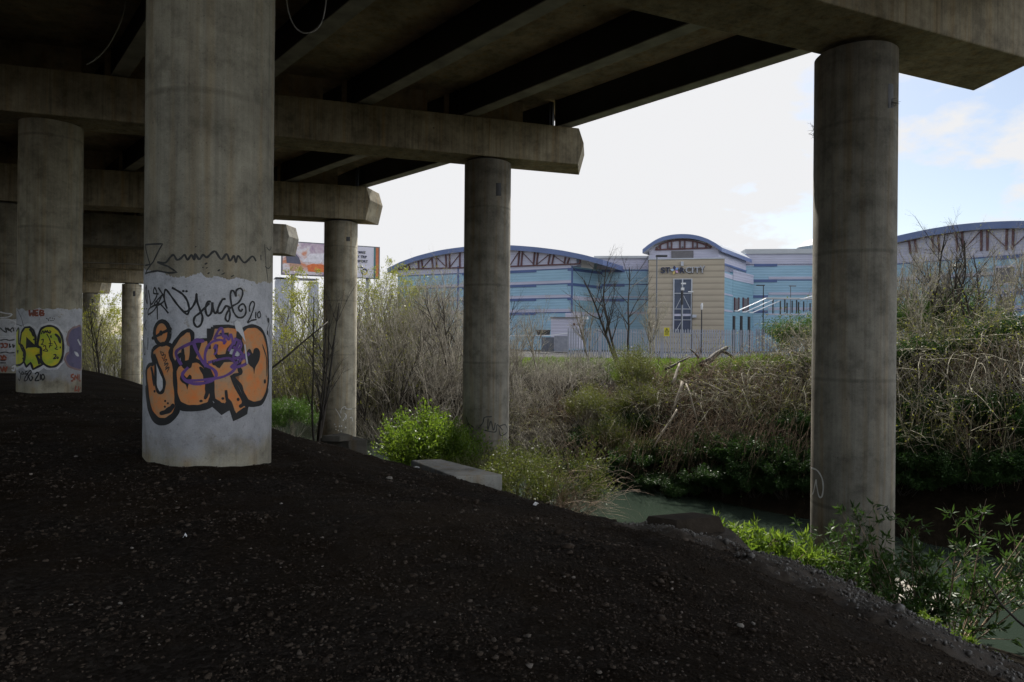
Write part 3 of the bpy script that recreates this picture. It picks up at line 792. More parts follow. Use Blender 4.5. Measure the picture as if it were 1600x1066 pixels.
# tower side and teal stair block
f6 = Fac(1122, 103, 1166, 116)
e6 = f6.hit(1165.5, 450)[0]
wallbox(f6, .02, e6, f6.hit(1122, 413)[1]-1, f6.hit(1122, 388.5)[1], .6, M['lilac'])
m_ = MB(); f6.rect(m_, 0, e6, f6.hit(1132, 411.5)[1]-.3, f6.hit(1132, 411.5)[1], 0, .1); m_.build('band', M['blue'], bld)
wallbox(f6, 2.6, e6, GB, f6.hit(1132, 413)[1], .5, M['cyan'])
f7 = Fac(1131, 103.6, 1145, 108)
wallbox(f7, 0, f7.hit(1145, 450)[0], GB, f7.hit(1138, 426)[1], .5, M['cyan2'])
m_ = MB()
for a, b in ((426, 437), (458, 463.5), (483.5, 488.5)):
    f7.pxrect(m_, 1131.5, a, 1144.5, b, 0, .06)
m_.build('pale_strip', M['lilac'], bld)
f8 = Fac(1145, 108, 1177, 116)
e8 = f8.hit(1177, 450)[0]; h8 = f8.hit(1145, 424.5)[1]
wallbox(f8, 0, e8, GB, h8, 3, M['cyan2'])
m_ = MB(); f8.rect(m_, -.1, e8, h8, h8+.25, -3, .1); m_.build('coping', M['lilac'], bld)
m_ = MB(); f8.rect(m_, 0, e8, h8-1.3, h8-.02, 0, .05); m_.build('pale_strip', M['lilac'], bld)
for a, b in ((1147.5, 1153.5), (1161, 1168)):
    m_ = MB(); f8.pxrect(m_, a, 466, b, 486.5, 0, .08); wdw = m_.build('window', M['greyp'], bld)
    m_ = MB(); f8.pxrect(m_, a-.8, 465, a+.2, 487.5, 0, .15); f8.pxrect(m_, b-.2, 465, b+.8, 487.5, 0, .15); m_.build('frame', M['truss'], wdw)
# right link wall
f9 = Fac(1160, 117, 1410, 114)
e9 = f9.hit(1408, 450)[0]
wallbox(f9, 0, e9, GB, f9.hit(1200, 397)[1], 12, M['cyan'])
m_ = MB(); f9.rect(m_, .5, e9, f9.hit(1200, 415)[1], f9.hit(1200, 397)[1], 0, .05); m_.build('parapet_panel', M['lilac'], bld)
m_ = MB(); f9.rect(m_, .5, e9, f9.hit(1200, 397)[1], f9.hit(1200, 388.5)[1], -9, -.5); f9.rect(m_, .5, e9, f9.hit(1200, 397)[1], f9.hit(1200, 395)[1], -.6, .3); m_.build('parapet_cap', M['roof'], bld)
st9 = [f9.hit(1214, y)[1] for y in (412.5, 437, 461.5, 485)]
bands(f9, .5, e9, st9[:2], .45, .16, [(f9.hit(1178, 450)[0], f9.hit(1214, 450)[0])])
m_ = MB()
for h in st9[2:]: f9.rect(m_, f9.hit(1177, 450)[0], f9.hit(1200, 450)[0], h-.45, h, 0, .09)
m_.build('band', M['blue'], bld)
m_ = MB()
for h in st9[1:]: f9.rect(m_, f9.hit(1201, 450)[0], e9, h+.05, h+.5, 0, .05)
m_.build('pale_strip', M['lilac'], bld)
# drum roof behind
V, Fc = [], []
c0 = atz(1285, 380, 140); n = 48
for h, r_ in ((8, 5.4), (16.2, 5.4), (18.4, 4.9), (19.6, 3.6), (20.2, 1.6), (20.3, .1)):
    for k in range(n):
        t = 2*math.pi*k/n; V.append((c0[0]+r_*math.cos(t), c0[1]+r_*math.sin(t), h+1.3))
for i in range(5):
    for k in range(n): Fc.append((i*n+k, i*n+(k+1) % n, (i+1)*n+(k+1) % n, (i+1)*n+k))
def ribmat():
    m, n_, b, out = mat_new('ribbed_grey_metal'); t = n_.nodes.new('ShaderNodeTexCoord')
    g = n_.nodes.new('ShaderNodeTexGradient'); g.gradient_type = 'RADIAL'; mp = n_.nodes.new('ShaderNodeMapping')
    n_.links.new(t.outputs['Object'], mp.inputs[0]); mp.inputs['Location'].default_value = (-(c0[0]-10), -(c0[1]-110), 0)
    n_.links.new(mp.outputs[0], g.inputs[0]); s_ = math_n(n_, 'SINE', math_n(n_, 'MULTIPLY', g.outputs[1], 600))
    n_.links.new(ramp(n_, math_n(n_, 'ADD', math_n(n_, 'MULTIPLY', s_, .5), .5), [(.1, (.16, .19, .23)), (.8, (.36, .40, .44))]), b.inputs['Base Color'])
    b.inputs['Roughness'].default_value = .45; return m
make_mesh('drum_roof', V, Fc, ribmat(), bld)
# right block -------------------------------------------------------
f10 = Fac(1396, 106, 1700, 88)
q0 = f10.hit(1396, 450)[0]; q1 = f10.hit(1850, 450)[0]; hr = f10.hit(1500, 391)[1]
hr = f10.hit(1500, 392)[1]
wallbox(f10, q0, q1, GB, hr, 30, M['cyan'])
qq, hh = arc_roof(f10, [(1376, 378), (1403, 370), (1430, 364), (1460, 358), (1495, 352.5), (1530, 349), (1565, 347), (1600, 346), (1650, 347), (1720, 352), (1850, 372)], 30, 1.0)
gable(f10, qq, hh, 1.0, hr, M['lilac'], q0, q1)
st = [f10.hit(1500, y)[1] for y in (404.5, 432.5, 458.5, 484)]
bands(f10, q0, q1, st, .55, .17, [(f10.hit(1556, 450)[0], f10.hit(1597, 450)[0])])
m_ = MB()
for h in st[1:]: f10.rect(m_, q0, q1, h+.02, h+.42, 0, .04)
f10.rect(m_, q0, q1, st[0]+.02, hr+.2, 0, .05); m_.build('pale_strip', M['lilac'], bld)
m_ = MB()
for (xb, xt) in ((1423.5, 1421), (1433, 1430), (1459.5, 1457), (1469, 1466), (1497, 1494), (1506, 1503.5), (1534, 1534), (1543.5, 1543.5), (1573, 1574), (1583, 1584), (1612, 1614), (1622, 1624), (1652, 1655)):
    yt = np.interp(xt, [1403, 1460, 1495, 1530, 1565, 1600, 1700], [379, 367, 361.5, 358, 356, 355, 358]); f10.line(m_, (xb, np.interp(xb, [1403, 1600], [397, 390])), (xt, yt), .26, 0, .25)
f10.line(m_, (1403, 380), (1460, 368), .15, 0, .2); f10.line(m_, (1460, 368), (1530, 359), .15, 0, .2); f10.line(m_, (1530, 359), (1600, 356), .15, 0, .2)
m_.build('truss', M['truss'], bld)
m_ = MB()
for a, b in (((1508, 388), (1533, 361)), ((1545, 361), (1572, 386)), ((1585, 385), (1611, 360))): f10.line(m_, a, b, .09, 0, .15)
m_.build('brace', M['truss'], bld)
for (a, b, c, d) in ((1556.5, 417, 1586, 443.5), (1556.5, 463.5, 1585.5, 498.5)):
    m_ = MB(); f10.pxrect(m_, a, b, c, d, 0, .1); lv = m_.build('louvre', M['greyp'], bld)
    m_ = MB()
    for r4 in ((a-1, b-1, a, d+1), (c, b-1, c+1.2, d+1), (a-1, b-1, c+1, b), (a-1, d, c+1, d+1)): f10.pxrect(m_, *r4, 0, .16)
    m_.build('frame', M['lilac'], lv)

# ------------------------------------------------------------------ palisade fence, posts, signs
M['galv'] = simple('galvanised_steel', (.30, .31, .39), .5, .0, .15, 1.5)
def fence(xa, za, xb, zb, label, hgt=2.55, base=-1.36):
    A = Vector((xa, za, 0)); B = Vector((xb, zb, 0)); L = (B-A).length; d = (B-A)/L; az = math.atan2(d.y, d.x)
    e = empty('palisade_fence', (xa, za, base), label, 'fence')
    n = int(L/.22); pal = MB(); post = MB(); rail = MB(); nrm = Vector((-d.y, d.x, 0))
    V = []; Fc = []
    for i in range(n):
        p = A+d*(i*.22); jx = random.uniform(-.008, .008); h = hgt+random.uniform(-.03, .03)
        for hh_ in (base, base+h-.12): 
            for q in (-.06, .06):
                for o in (0, .012): V.append((p.x+d.x*(q+jx)+nrm.x*o, p.y+d.y*(q+jx)+nrm.y*o, hh_))
        V.append((p.x+d.x*jx, p.y+d.y*jx, base+h)); k = i*9
        Fc += [(k, k+2, k+6, k+4), (k+1, k+5, k+7, k+3), (k, k+4, k+5, k+1), (k+2, k+3, k+7, k+6), (k+4, k+6, k+8), (k+5, k+8, k+7), (k+4, k+8, k+5), (k+6, k+7, k+8)]
    make_mesh('paling', V, Fc, M['galv'], e)
    for h in (base+.4, base+hgt-.4): rail.box((*((A+B)/2)[:2], h), L, .05, .05, az)
    rail.build('rail', M['galv'], e)
    k = 0
    while k*2.75 < L:
        m2 = MB(); p = A+d*(k*2.75)+nrm*.08; m2.box((p.x, p.y, base+hgt/2-.1), .1, .06, hgt-.1, az); m2.build('post', M['galv'], e); k += 1
    return e
random.seed(5)
xa = un(888, 540)[0]*58
xm = un(1180, 540)[0]*60
fence(xa, 58, xm, 60, 'grey steel palisade fence with yellow warning sign in front of the brick tower')
fence(xm+.15, 60.1, un(1640, 540)[0]*52, 52, 'grey steel palisade fence running right behind the brush and grassy mound', base=-1.1, hgt=2.4)
# warning sign on fence
u0 = atz(1041.5, 518.5, 57.8)
sgn = empty('warning_sign', (u0[0], 58.45, -1.1), 'yellow warning sign with black triangle fixed to the palisade fence', 'sign')
fs = Fac(1036, 58.4, 1047, 58.45)
m_ = MB(); fs.pxrect(m_, 1037.8, 512, 1046, 525.5, -.01, .01); m_.build('plate', simple('warning_yellow', (.62, .52, .03), .5, 0, .08, 3), sgn)
m_ = MB()
for a, b in (((1041.9, 513.3), (1038.9, 518.8)), ((1041.9, 513.3), (1044.9, 518.8)), ((1038.9, 518.8), (1044.9, 518.8)), ((1041.9, 515.2), (1041.9, 517.6))): fs.line(m_, a, b, .045, .012, .018)
for y in (520.4, 521.8, 523.2): fs.line(m_, (1039.2, y), (1044.6, y), .03, .012, .018)
m_.build('marking', M['black'], sgn)

M['pole'] = simple('painted_pole', (.16, .17, .19), .5, .2, .2, 1)
M['poled'] = simple('dark_pole', (.035, .035, .04), .5, .2, .2, 1)
M['whitep'] = simple('white_housing', (.7, .7, .72), .5, 0, .08, 1)
def post(px, z, pytop, r, label, kind, mat=None, base=-1.2):
    p = atz(px, pytop, z); name = 'street_lamp' if kind == 'lamp' else 'camera_post'
    e = empty(name, (p[0], z, base), label, 'street lamp' if kind == 'lamp' else 'camera post')
    m = MB(); m.tube([(p[0], z, base), (p[0], z, p[2])], [r, r*.7], 8); m.build('pole', mat or M['pole'], e)
    return e, p
e, p = post(1026.5, 80, 399.5, .11, 'tall lamp post with one short arm in front of the brick tower, left edge', 'lamp')
m_ = MB(); m_.box((p[0]+.55, p[1], p[2]-.05), 1.3, .3, .22); m_.build('lamp_head', M['poled'], e)
e, p = post(1193, 95, 446, .09, 'lamp post with twin dark heads before the teal stair block', 'lamp', M['poled'])
m_ = MB(); m_.box((p[0]-.4, p[1], p[2]), 1.1, .25, .14); m_.build('lamp_head', M['poled'], e)
e, p = post(1235.5, 97, 447, .08, 'lamp post with single pale head beside the covered walkway', 'lamp')
m_ = MB(); m_.box((p[0]+.3, p[1], p[2]), .9, .25, .14); m_.build('lamp_head', M['pole'], e)
e, p = post(1081.5, 78, 456, .06, 'slim dark post with a small flat pale head right of the tower window', 'lamp', M['poled'])
m_ = MB(); m_.box((p[0]-.15, p[1], p[2]), .55, .22, .12); m_.build('lamp_head', M['whitep'], e)
e, p = post(1065.5, 76, 447, .09, 'camera mast with two white cameras standing in front of the tower window', 'cam')
m_ = MB(); m_.box((p[0]+.05, p[1]-.15, p[2]-.35), .3, .35, .3); m_.build('camera', M['whitep'], e)
m_ = MB(); m_.box((p[0]+.1, p[1]-.3, p[2]+.25), .5, .22, .16); m_.build('camera', M['whitep'], e)
m_ = MB(); m_.tube([(p[0], p[1]-.12, p[2]-.5), (p[0], p[1]-.12, p[2]-2.1)], .14, 8); m_.build('cable_box', M['poled'], e)
e, p = post(1096.5, 77, 484, .09, 'shorter camera post with a white domed head right of the slim dark post', 'cam', M['poled'])
m_ = MB(); m_.tube([(p[0], p[1], p[2]), (p[0], p[1], p[2]+.45), (p[0]+.05, p[1], p[2]+.75)], [.09, .16, .07], 8); m_.build('camera', M['whitep'], e)
e, p = post(1498.5, 84, 417, .12, 'tall mast carrying a flat round lamp head seen through the twigs at the right', 'lamp')
V, Fc = [], []
m_ = MB(); m_.tube([(p[0], p[1], p[2]-.15), (p[0], p[1], p[2]+.05), (p[0], p[1], p[2]+.35), (p[0], p[1], p[2]+.4)], [.35, 1.05, .75, .2], 16); m_.build('lamp_head', simple('olive_lamp_disc', (.22, .22, .16), .5), e)
e, p = post(914.5, 72, 497, .05, 'small sign post with a white board above the left end of the fence', 'lamp', M['poled'])
e.name = 'sign_post'; e['category'] = 'sign post'; e['label'] = 'thin post with a small white board near the left end of the fence'
m_ = MB(); m_.box((p[0], p[1]-.05, p[2]), .66, .05, .3); m_.build('board', M['whitep'], e)

# covered walkway with black posts and white raking struts
M['strutw'] = simple('white_strut', (.75, .76, .8), .4, 0, .05, 1)
wk = empty('covered_walkway', (28, 86, -1.2), 'covered walkway with black posts and white sloping struts before the teal wall', 'walkway canopy')
for px, t, b in ((1147, 494, 560), (1158.5, 494, 560), (1170.5, 495, 560)):
    m_ = MB(); a = atz(px, t, 84); m_.tube([(a[0], 84, -1.2), (a[0], 84, a[2])], .17, 10); m_.build('post', M['poled'], wk)
for px, t, b in ((1208, 468, 490), (1219.5, 470, 491), (1226.5, 468, 488), (1230, 473, 490), (1238, 470, 489), (1245, 469, 490), (1248, 472, 490), (1256, 471, 487), (1266, 474, 486)):
    m_ = MB(); a = atz(px, t, 86); b_ = atz(px, b, 86); m_.tube([(a[0], 86, b_[2]), (a[0], 86, a[2])], .09, 8); m_.build('post', M['poled'], wk)
for p0, p1 in (((1153, 486), (1198, 466)), ((1165, 487.5), (1208, 468.5)), ((1176, 488.5), (1218, 470.5)), ((1255, 467), (1275, 461))):
    m_ = MB(); m_.tube([atz(*p0, 84), atz(*p1, 86)], .06, 6); m_.build('strut', M['strutw'], wk)
    m_ = MB(); a = atz(p0[0]-2, p0[1], 84); m_.box((a[0], 84, a[2]), .45, .3, .14); m_.build('foot', M['strutw'], wk)
m_ = MB(); a = atz(1196, 466, 86.2); b_ = atz(1300, 466, 86.2); m_.box(((a[0]+b_[0])/2, 86.6, a[2]), b_[0]-a[0], 1.4, .16); m_.build('canopy', M['roof'], wk)
m_ = MB(); a = atz(1200, 491, 86.2); m_.box(((a[0]+b_[0])/2, 86.6, a[2]), b_[0]-a[0], 1.2, .14); m_.build('beam', M['lilac'], wk)
# plant enclosure and car-park clutter left of the fence
pe = empty('plant_enclosure', (8.5, 84, -1.2), 'pale lilac boxy plant enclosure standing left of the fence end', 'enclosure')
fq = Fac(860, 86, 905, 85)
m_ = MB(); fq.pxrect(m_, 861, 497, 903, 545, -4, 0); m_.build('wall', M['lilac'], pe)
m_ = MB(); fq.pxrect(m_, 860, 495.6, 904, 497.2, -4, .2); m_.build('lip', M['greyp'], pe)
m_ = MB(); fq.pxrect(m_, 882, 489, 901, 495.5, -3, -.6); m_.build('roof_unit', M['lilac'], pe)
m_ = MB(); fq.pxrect(m_, 896, 505, 899, 508.5, 0, .2); m_.build('vent', M['truss'], pe)
bn = empty('barrier', (3, 76, -1.2), 'low grey barrier with a white top rail left of the fence', 'barrier')
fb = Fac(790, 78, 888, 76)
m_ = MB(); fb.pxpoly(m_, [(797, 524), (860, 523.5), (888, 520), (888, 521.2), (860, 525), (797, 525.5)], -.1, .1); m_.build('rail', M['strutw'], bn)
m_ = MB(); fb.pxrect(m_, 846, 527, 865, 550, -.2, 0); m_.build('panel', simple('slate_panel', (.12, .13, .16), .6), bn)
m_ = MB(); fb.pxrect(m_, 866, 525, 887, 550, -.25, -.05); m_.build('panel', simple('grey_panel', (.28, .29, .34), .6), bn)
sk = empty('waste_skip', (2, 74, -1.2), 'dark rectangular skip in front of the pale enclosure', 'skip')
fk = Fac(838, 80, 860, 80)
m_ = MB(); fk.pxpoly(m_, [(838, 516), (860, 516), (859, 524), (840, 524)], -1.6, 0); m_.build('body', M['poled'], sk)
m_ = MB(); fk.pxrect(m_, 837.5, 515.2, 860.5, 516.2, -1.7, .08); m_.build('rim', M['greyp'], sk)
# billboard --------------------------------------------------------
bb = empty('billboard', (-24, 76, -2), 'large billboard with purple orange picture and white text panel behind the scratched pillar', 'billboard')
fbb = Fac(436, 72, 594, 76.5)
def bbp(mb, x0, y0, x1, y1, a, b): 
    # the board leans with perspective: the top edge drops towards the right
    return fbb.pxrect(mb, x0, y0, x1, y1, a, b)
qa, ha = fbb.hit(440, 375.5); qb, hb = fbb.hit(593.5, 386.5); h0 = fbb.hit(593.5, 436)[1]
hb = (ha+hb)/2; 
m_ = MB(); fbb.rect(m_, qa, qb, h0, hb, -.5, 0); m_.build('board', simple('billboard_frame', (.10, .11, .13), .5), bb)
def bbq(a, b, c, d, mat, nm, o0=.0, o1=.04):   # fractions of board
    W_ = qb-qa; H_ = hb-h0; m = MB(); fbb.rect(m, qa+a*W_, qa+c*W_, h0+b*H_, h0+d*H_, o0, o1); return m.build(nm, mat, bb)
bbq(.01, .02, .985, .97, simple('poster_white', (.62, .60, .70), .5, 0, .05, .3), 'poster')
pm, pn, pb, po = mat_new('poster_picture'); v_ = mapped(pn, (1, 1, 1)); q_ = noise(pn, v_, .35, 4, .6, .8)
pn.links.new(ramp(pn, q_, [(.36, (.30, .20, .36)), (.46, (.50, .38, .46)), (.54, (.70, .66, .70)), (.62, (.60, .24, .14)), (.7, (.70, .22, .06))]), pb.inputs['Base Color'])
bbq(.01, .02, .62, .97, pm, 'picture', .04, .06)
def bbpoly(pts, mat, nm):
    W_ = qb-qa; H_ = hb-h0; m = MB(); fbb.slab(m, [(qa+x*W_, h0+y*H_) for x, y in pts], .06, .085); return m.build(nm, mat, bb)
bbpoly([(.05, .35), (.19, .33), (.17, .52), (.11, .72), (.07, .78), (.04, .6)], simple('poster_slate', (.10, .10, .15), .5), 'picture_shape')
bbpoly([(.26, .12), (.52, .12), (.53, .34), (.30, .36), (.25, .30)], simple('poster_orange', (.70, .16, .04), .5), 'picture_shape')
bbpoly([(.20, .40), (.38, .38), (.46, .70), (.28, .66)], simple('poster_pale', (.72, .68, .74), .5), 'picture_shape')
bbpoly([(.08, .12), (.21, .12), (.20, .32), (.08, .33)], simple('poster_tan', (.48, .28, .20), .5), 'picture_shape')
bbq(.935, .02, .955, .97, simple('poster_teal', (.04, .16, .17), .5), 'edge_stripe', .04, .07)
bbq(.955, .02, .985, .97, simple('poster_redorange', (.55, .15, .05), .5, 0, .4, .8), 'edge_stripe', .04, .07)
for t_, y0, y1, x0, x1 in (('CAN TO MAKE', .76, .84, .655, .845), ('EVERY TRIP', .62, .70, .69, .86), ('TRANSPORT', .48, .56, .665, .87)):
    W_ = qb-qa; H_ = hb-h0; V, Fc = text_mesh(t_, 1, .02); mn, mxx = V.min(0), V.max(0)
    P = [fbb.w(qa+W_*(x0+(v[0]-mn[0])/(mxx[0]-mn[0])*(x1-x0)), h0+H_*(y0+(v[1]-mn[1])/(mxx[1]-mn[1])*(y1-y0)), .09+v[2]) for v in V]
    make_mesh('letters', P, Fc, M['navy'], bb)
bbq(.70, .325, .80, .34, M['greyp'], 'rule', .05, .08)
bbq(.80, .31, .82, .355, M['navy'], 'dot', .05, .085)
for i in range(12):
    a0, a1 = R(30*i), R(30*i+31); m = MB(); W_ = qb-qa; H_ = hb-h0; cx_, cy_ = qa+.835*W_, h0+.2*H_
    fbb.slab(m, [(cx_+r*math.cos(t), cy_+r*math.sin(t)) for r, t in ((.22, a0), (.38, a0), (.38, a1), (.22, a1))], .05, .085); m.build('ring_logo', M['navy'] if i < 8 else M['s_yel'], bb)
for q_ in (qa+1.2, (qa+qb)/2, qb-1.2):
    m = MB(); p_ = fbb.w(q_, 0, -.7); m.box((p_[0], p_[1], (h0-5)/2+1), .35, .35, h0+6); m.build('leg', M['framew'], bb)
# pale sheds seen through the twigs under the billboard
sh_ = empty('pale_shed', (-24, 74, -3), 'whitish shed wall showing through twigs beneath the billboard', 'shed'); sh_['kind'] = 'thing'
fsh = Fac(430, 80, 500, 82)
m_ = MB(); fsh.pxrect(m_, 432, 436, 452, 540, -3, 0); fsh.pxrect(m_, 486, 440, 497, 540, -3, 0); m_.build('wall', simple('whitewashed_wall', (.52, .54, .62), .6), sh_)
m_ = MB(); fsh.pxrect(m_, 430, 433.5, 499, 436.2, -3.2, .3); m_.build('roof', M['roof'], sh_)
# ------------------------------------------------------------------ graffiti, painted straight on the round pillars
def on_pillar(key, px, py):
    cx, cy, _ = COL[key]; u, v = un(px, py)
    a = u*u+1; b = -2*(u*cx+cy); c = cx*cx+cy*cy-PR*PR; D = b*b-4*a*c
    z = (-b-math.sqrt(D))/(2*a) if D > 0 else -b/(2*a)
    return math.atan2(u*z-cx, -(z-cy))*PR, v*z       # arc length from the -y direction, height
def cylpt(key, a, h, off):
    cx, cy, _ = COL[key]; t = a/PR; r = PR+off
    return (cx+r*math.sin(t), cy-r*math.cos(t), h)
def wrap_faces(key, V2, F2, off):
    """cut flat (arc, height) faces into narrow strips and wrap them round the pillar"""
    bm = bmesh.new(); vs = [bm.verts.new((a, 0, h)) for a, h in V2]
    for f in F2:
        try: bm.faces.new([vs[i] for i in f])
        except ValueError: pass
    bmesh.ops.triangulate(bm, faces=bm.faces[:])
    a0, a1 = min(v[0] for v in V2), max(v[0] for v in V2); k = math.floor(a0/.04)+1
    while k*.04 < a1:
        bmesh.ops.bisect_plane(bm, geom=bm.verts[:]+bm.edges[:]+bm.faces[:], plane_co=(k*.04, 0, 0), plane_no=(1, 0, 0), dist=1e-5); k += 1
    bm.normal_update()
    V = [cylpt(key, v.co.x, v.co.z, off) for v in bm.verts]; bm.verts.index_update()
    Fc = [[v.index for v in (f.verts if f.normal.y < 0 else reversed(f.verts))] for f in bm.faces]; bm.free(); return V, Fc
def smooth_poly(P, closed, n=6):
    out = []; m = len(P)
    for i in range(m if closed else m-1):
        g = (lambda k: P[k % m]) if closed else (lambda k: P[min(max(k, 0), m-1)])
        p0, p1, p2, p3 = g(i-1), g(i), g(i+1), g(i+2)
        for k in range(n):
            t = k/n
            out.append(tuple(.5*(2*p1[q]+(p2[q]-p0[q])*t+(2*p0[q]-5*p1[q]+4*p2[q]-p3[q])*t*t+(-p0[q]+3*p1[q]-3*p2[q]+p3[q])*t**3) for q in (0, 1)))
    if not closed: out.append(P[-1])
    return out
class Paint:
    """shapes in crop pixels, conv() turns them into photo pixels"""
    def __init__(s, key): s.key = key; s.V = []; s.F = []; s.i = 0
    def fill(s, pts, conv, off, smooth=True):
        P = [on_pillar(s.key, *conv(*p)) for p in (smooth_poly(pts, True) if smooth else pts)]
        s.i += 1; V, Fc = wrap_faces(s.key, P, [list(range(len(P)))], off+s.i*.00006); n = len(s.V); s.V += V; s.F += [[q+n for q in f] for f in Fc]; return s
    def line(s, pts, conv, off, wd, closed=False, smooth=True, taper=False):
        """wd in metres"""
        pts = smooth_poly(pts, closed) if smooth else list(pts)
        if closed: pts = pts+[pts[0]]
        P = [np.array(on_pillar(s.key, *conv(*p))) for p in pts]
        Q = [P[0]]
        for a, b in zip(P[:-1], P[1:]):
            L = np.linalg.norm(b-a); k = max(1, int(L/.035))
            for j in range(1, k+1): Q.append(a+(b-a)*j/k)
        s.i += 1; off += s.i*.00006; m = len(Q); n0 = len(s.V)
        for i in range(m):
            d = Q[min(i+1, m-1)]-Q[max(i-1, 0)]; L = np.linalg.norm(d)
            d = d/L if L > 1e-9 else np.array([1., 0]); nn = np.array([-d[1], d[0]])
            ww = wd*(1.0 if not taper else math.sin(math.pi*(i+.6)/(m+.2))**.5)/2*(1+.12*math.sin(i*.9))
            for sg in (1, -1):
                q = Q[i]+nn*ww*sg; s.V.append(cylpt(s.key, q[0], q[1], off+i*.00001))
        for i in range(m-1): s.F.append([n0+2*i, n0+2*i+1, n0+2*i+3, n0+2*i+2])
        return s
    def blob(s, x, y, rx, ry, conv, off, rot=0):
        P = [(x+rx*math.cos(t)*math.cos(rot)-ry*math.sin(t)*math.sin(rot), y+rx*math.cos(t)*math.sin(rot)+ry*math.sin(t)*math.cos(rot)) for t in [2*math.pi*k/14 for k in range(14)]]
        return s.fill(P, conv, off, False)
    def build(s, name, mat): 
        par = pillars[s.key]
        return make_mesh(name, s.V, s.F, mat, par)
A1 = lambda x, y: (200+x/2.804, 360+y/2.804)        # graffiti crop
A7 = lambda x, y: (215+x/5.609, 550+y/5.609)        # lower crop
A5 = lambda x, y: (220+x/8.2, 430+y/8.2)
A6 = lambda x, y: (320+x/8.2, 430+y/8.2)
A8 = lambda x, y: (215+x/6.664, 370+y/6.664)
# drop shadow
p = Paint('M')
p.fill([(70, 300), (80, 450), (100, 540), (140, 615), (200, 645), (280, 628), (350, 560), (372, 500), (340, 440), (250, 420), (120, 300)], A7, .002)
p.fill([(330, 420), (360, 480), (380, 515), (470, 523), (560, 515), (620, 500), (660, 470), (640, 420), (480, 400)], A7, .002)
p.fill([(640, 470), (735, 555), (805, 510), (835, 608), (890, 585), (960, 545), (968, 490), (900, 400), (700, 420)], A7, .002, False)
p.fill([(950, 430), (965, 478), (1040, 480), (1100, 450), (1145, 330), (1100, 300), (1000, 400)], A7, .002)
p.fill([(345, 430), (365, 430), (365, 540), (345, 500)], A1, .002, False)
p.fill([(300, 485), (330, 475), (322, 560), (290, 580), (280, 570)], A1, .002, False)
p.fill([(440, 415), (500, 430), (505, 460), (480, 520), (440, 520)], A1, .002, False)
p.build('drop_shadow', M['black'])
# orange fills
Jb = [(205, 950)]
p = Paint('M')
Jdot = [(150+33*math.cos(t), 450-52*math.sin(t)) for t in [2*math.pi*k/16 for k in range(16)]]
J = [(112, 522), (140, 502), (170, 498), (192, 510), (190, 545), (205, 600), (208, 660), (212, 740), (214, 775), (200, 805), (172, 826), (145, 830), (118, 812), (98, 770), (88, 700), (82, 640), (84, 606), (98, 588), (112, 584), (108, 550)]
Atop = [(186, 542), (196, 510), (222, 470), (250, 444), (270, 440), (282, 455), (282, 500), (276, 560), (272, 590), (262, 598), (244, 592), (240, 545), (225, 550), (212, 580), (200, 575)]
Abel = [(205, 620), (222, 590), (255, 578), (300, 572), (330, 590), (350, 630), (364, 700), (364, 735), (350, 760), (310, 772), (270, 773), (236, 762), (216, 735), (208, 680)]
G1 = [(372, 424), (440, 420), (485, 428), (480, 470), (440, 520), (432, 548), (478, 580), (484, 600), (490, 628), (452, 640), (470, 680), (510, 760), (520, 775), (470, 808), (458, 790), (440, 740), (430, 775), (420, 778), (375, 740), (370, 700), (368, 640), (345, 590), (300, 570), (290, 560), (318, 480), (360, 478)]
O1 = [(500, 440), (525, 422), (560, 422), (588, 445), (604, 490), (612, 560), (612, 660), (600, 720), (580, 750), (550, 757), (525, 748), (505, 720), (490, 680), (460, 640), (492, 625), (486, 590), (500, 520), (492, 480)]
p.fill(O1, A1, .004); p.fill(J, A1, .004); p.fill(Atop, A1, .004); p.fill(Abel, A1, .004); p.fill(G1, A1, .004, False); p.fill(Jdot, A1, .004, False)
p.build('orange_lettering', M['orange'])
# white gap inside the first letter
p = Paint('M'); p.fill([(135, 30), (160, 120), (165, 290), (190, 350), (225, 335), (236, 262), (214, 190), (170, 100)], A7, .0052); p.build('gap_fill', M['white'])
# outlines
p = Paint('M'); p.fill([(333, 30), (368, 2), (376, 100), (384, 128), (335, 82)], A7, .0052, False); p.build('gap_fill', M['white'])
p = Paint('M'); o_ = .0062
p.fill([(376, 10), (404, 8), (410, 140), (384, 120)], A7, o_, False); p.fill([(466, -20), (530, -30), (500, 40), (470, 112), (452, 112)], A7, o_, False)
p.line(Jdot, A1, o_, .052, True, False); p.line(J, A1, o_, .045, True); p.line(Atop, A1, o_, .045, True); p.line(Abel, A1, o_, .045, True)
p.line(G1, A1, o_, .042, True, False); p.line(O1, A1, o_, .042, True)
p.line([(135, 20), (158, 120), (163, 290), (190, 356), (226, 340), (237, 262), (214, 190), (172, 90), (150, 20)], A7, o_, .04)
p.line([(108, 474), (130, 462), (150, 450), (190, 432)], A1, o_, .035); p.blob(146, 450, 8, 12, A1, o_); p.blob(186, 433, 7, 9, A1, o_); p.blob(112, 472, 7, 8, A1, o_)
p.fill([(236, 520), (246, 520), (252, 575), (268, 585), (262, 600), (240, 598), (232, 560)], A1, o_)
p.fill([(290, 485), (306, 490), (292, 560), (280, 560)], A1, o_, False)
p.fill([(395, 545), (440, 540), (475, 552), (480, 575), (420, 578), (400, 605), (378, 590), (375, 580), (392, 565)], A1, o_, False)
p.line([(388, 500), (384, 540), (396, 560)], A1, o_, .035); p.line([(352, 430), (352, 478), (358, 520)], A1, o_, .03)
p.line([(428, 700), (432, 740), (444, 790)], A1, o_, .03, smooth=False)
p.fill([(400, 450), (440, 448), (440, 470), (405, 462)], A1, o_, False)
p.build('outline', M['black'])
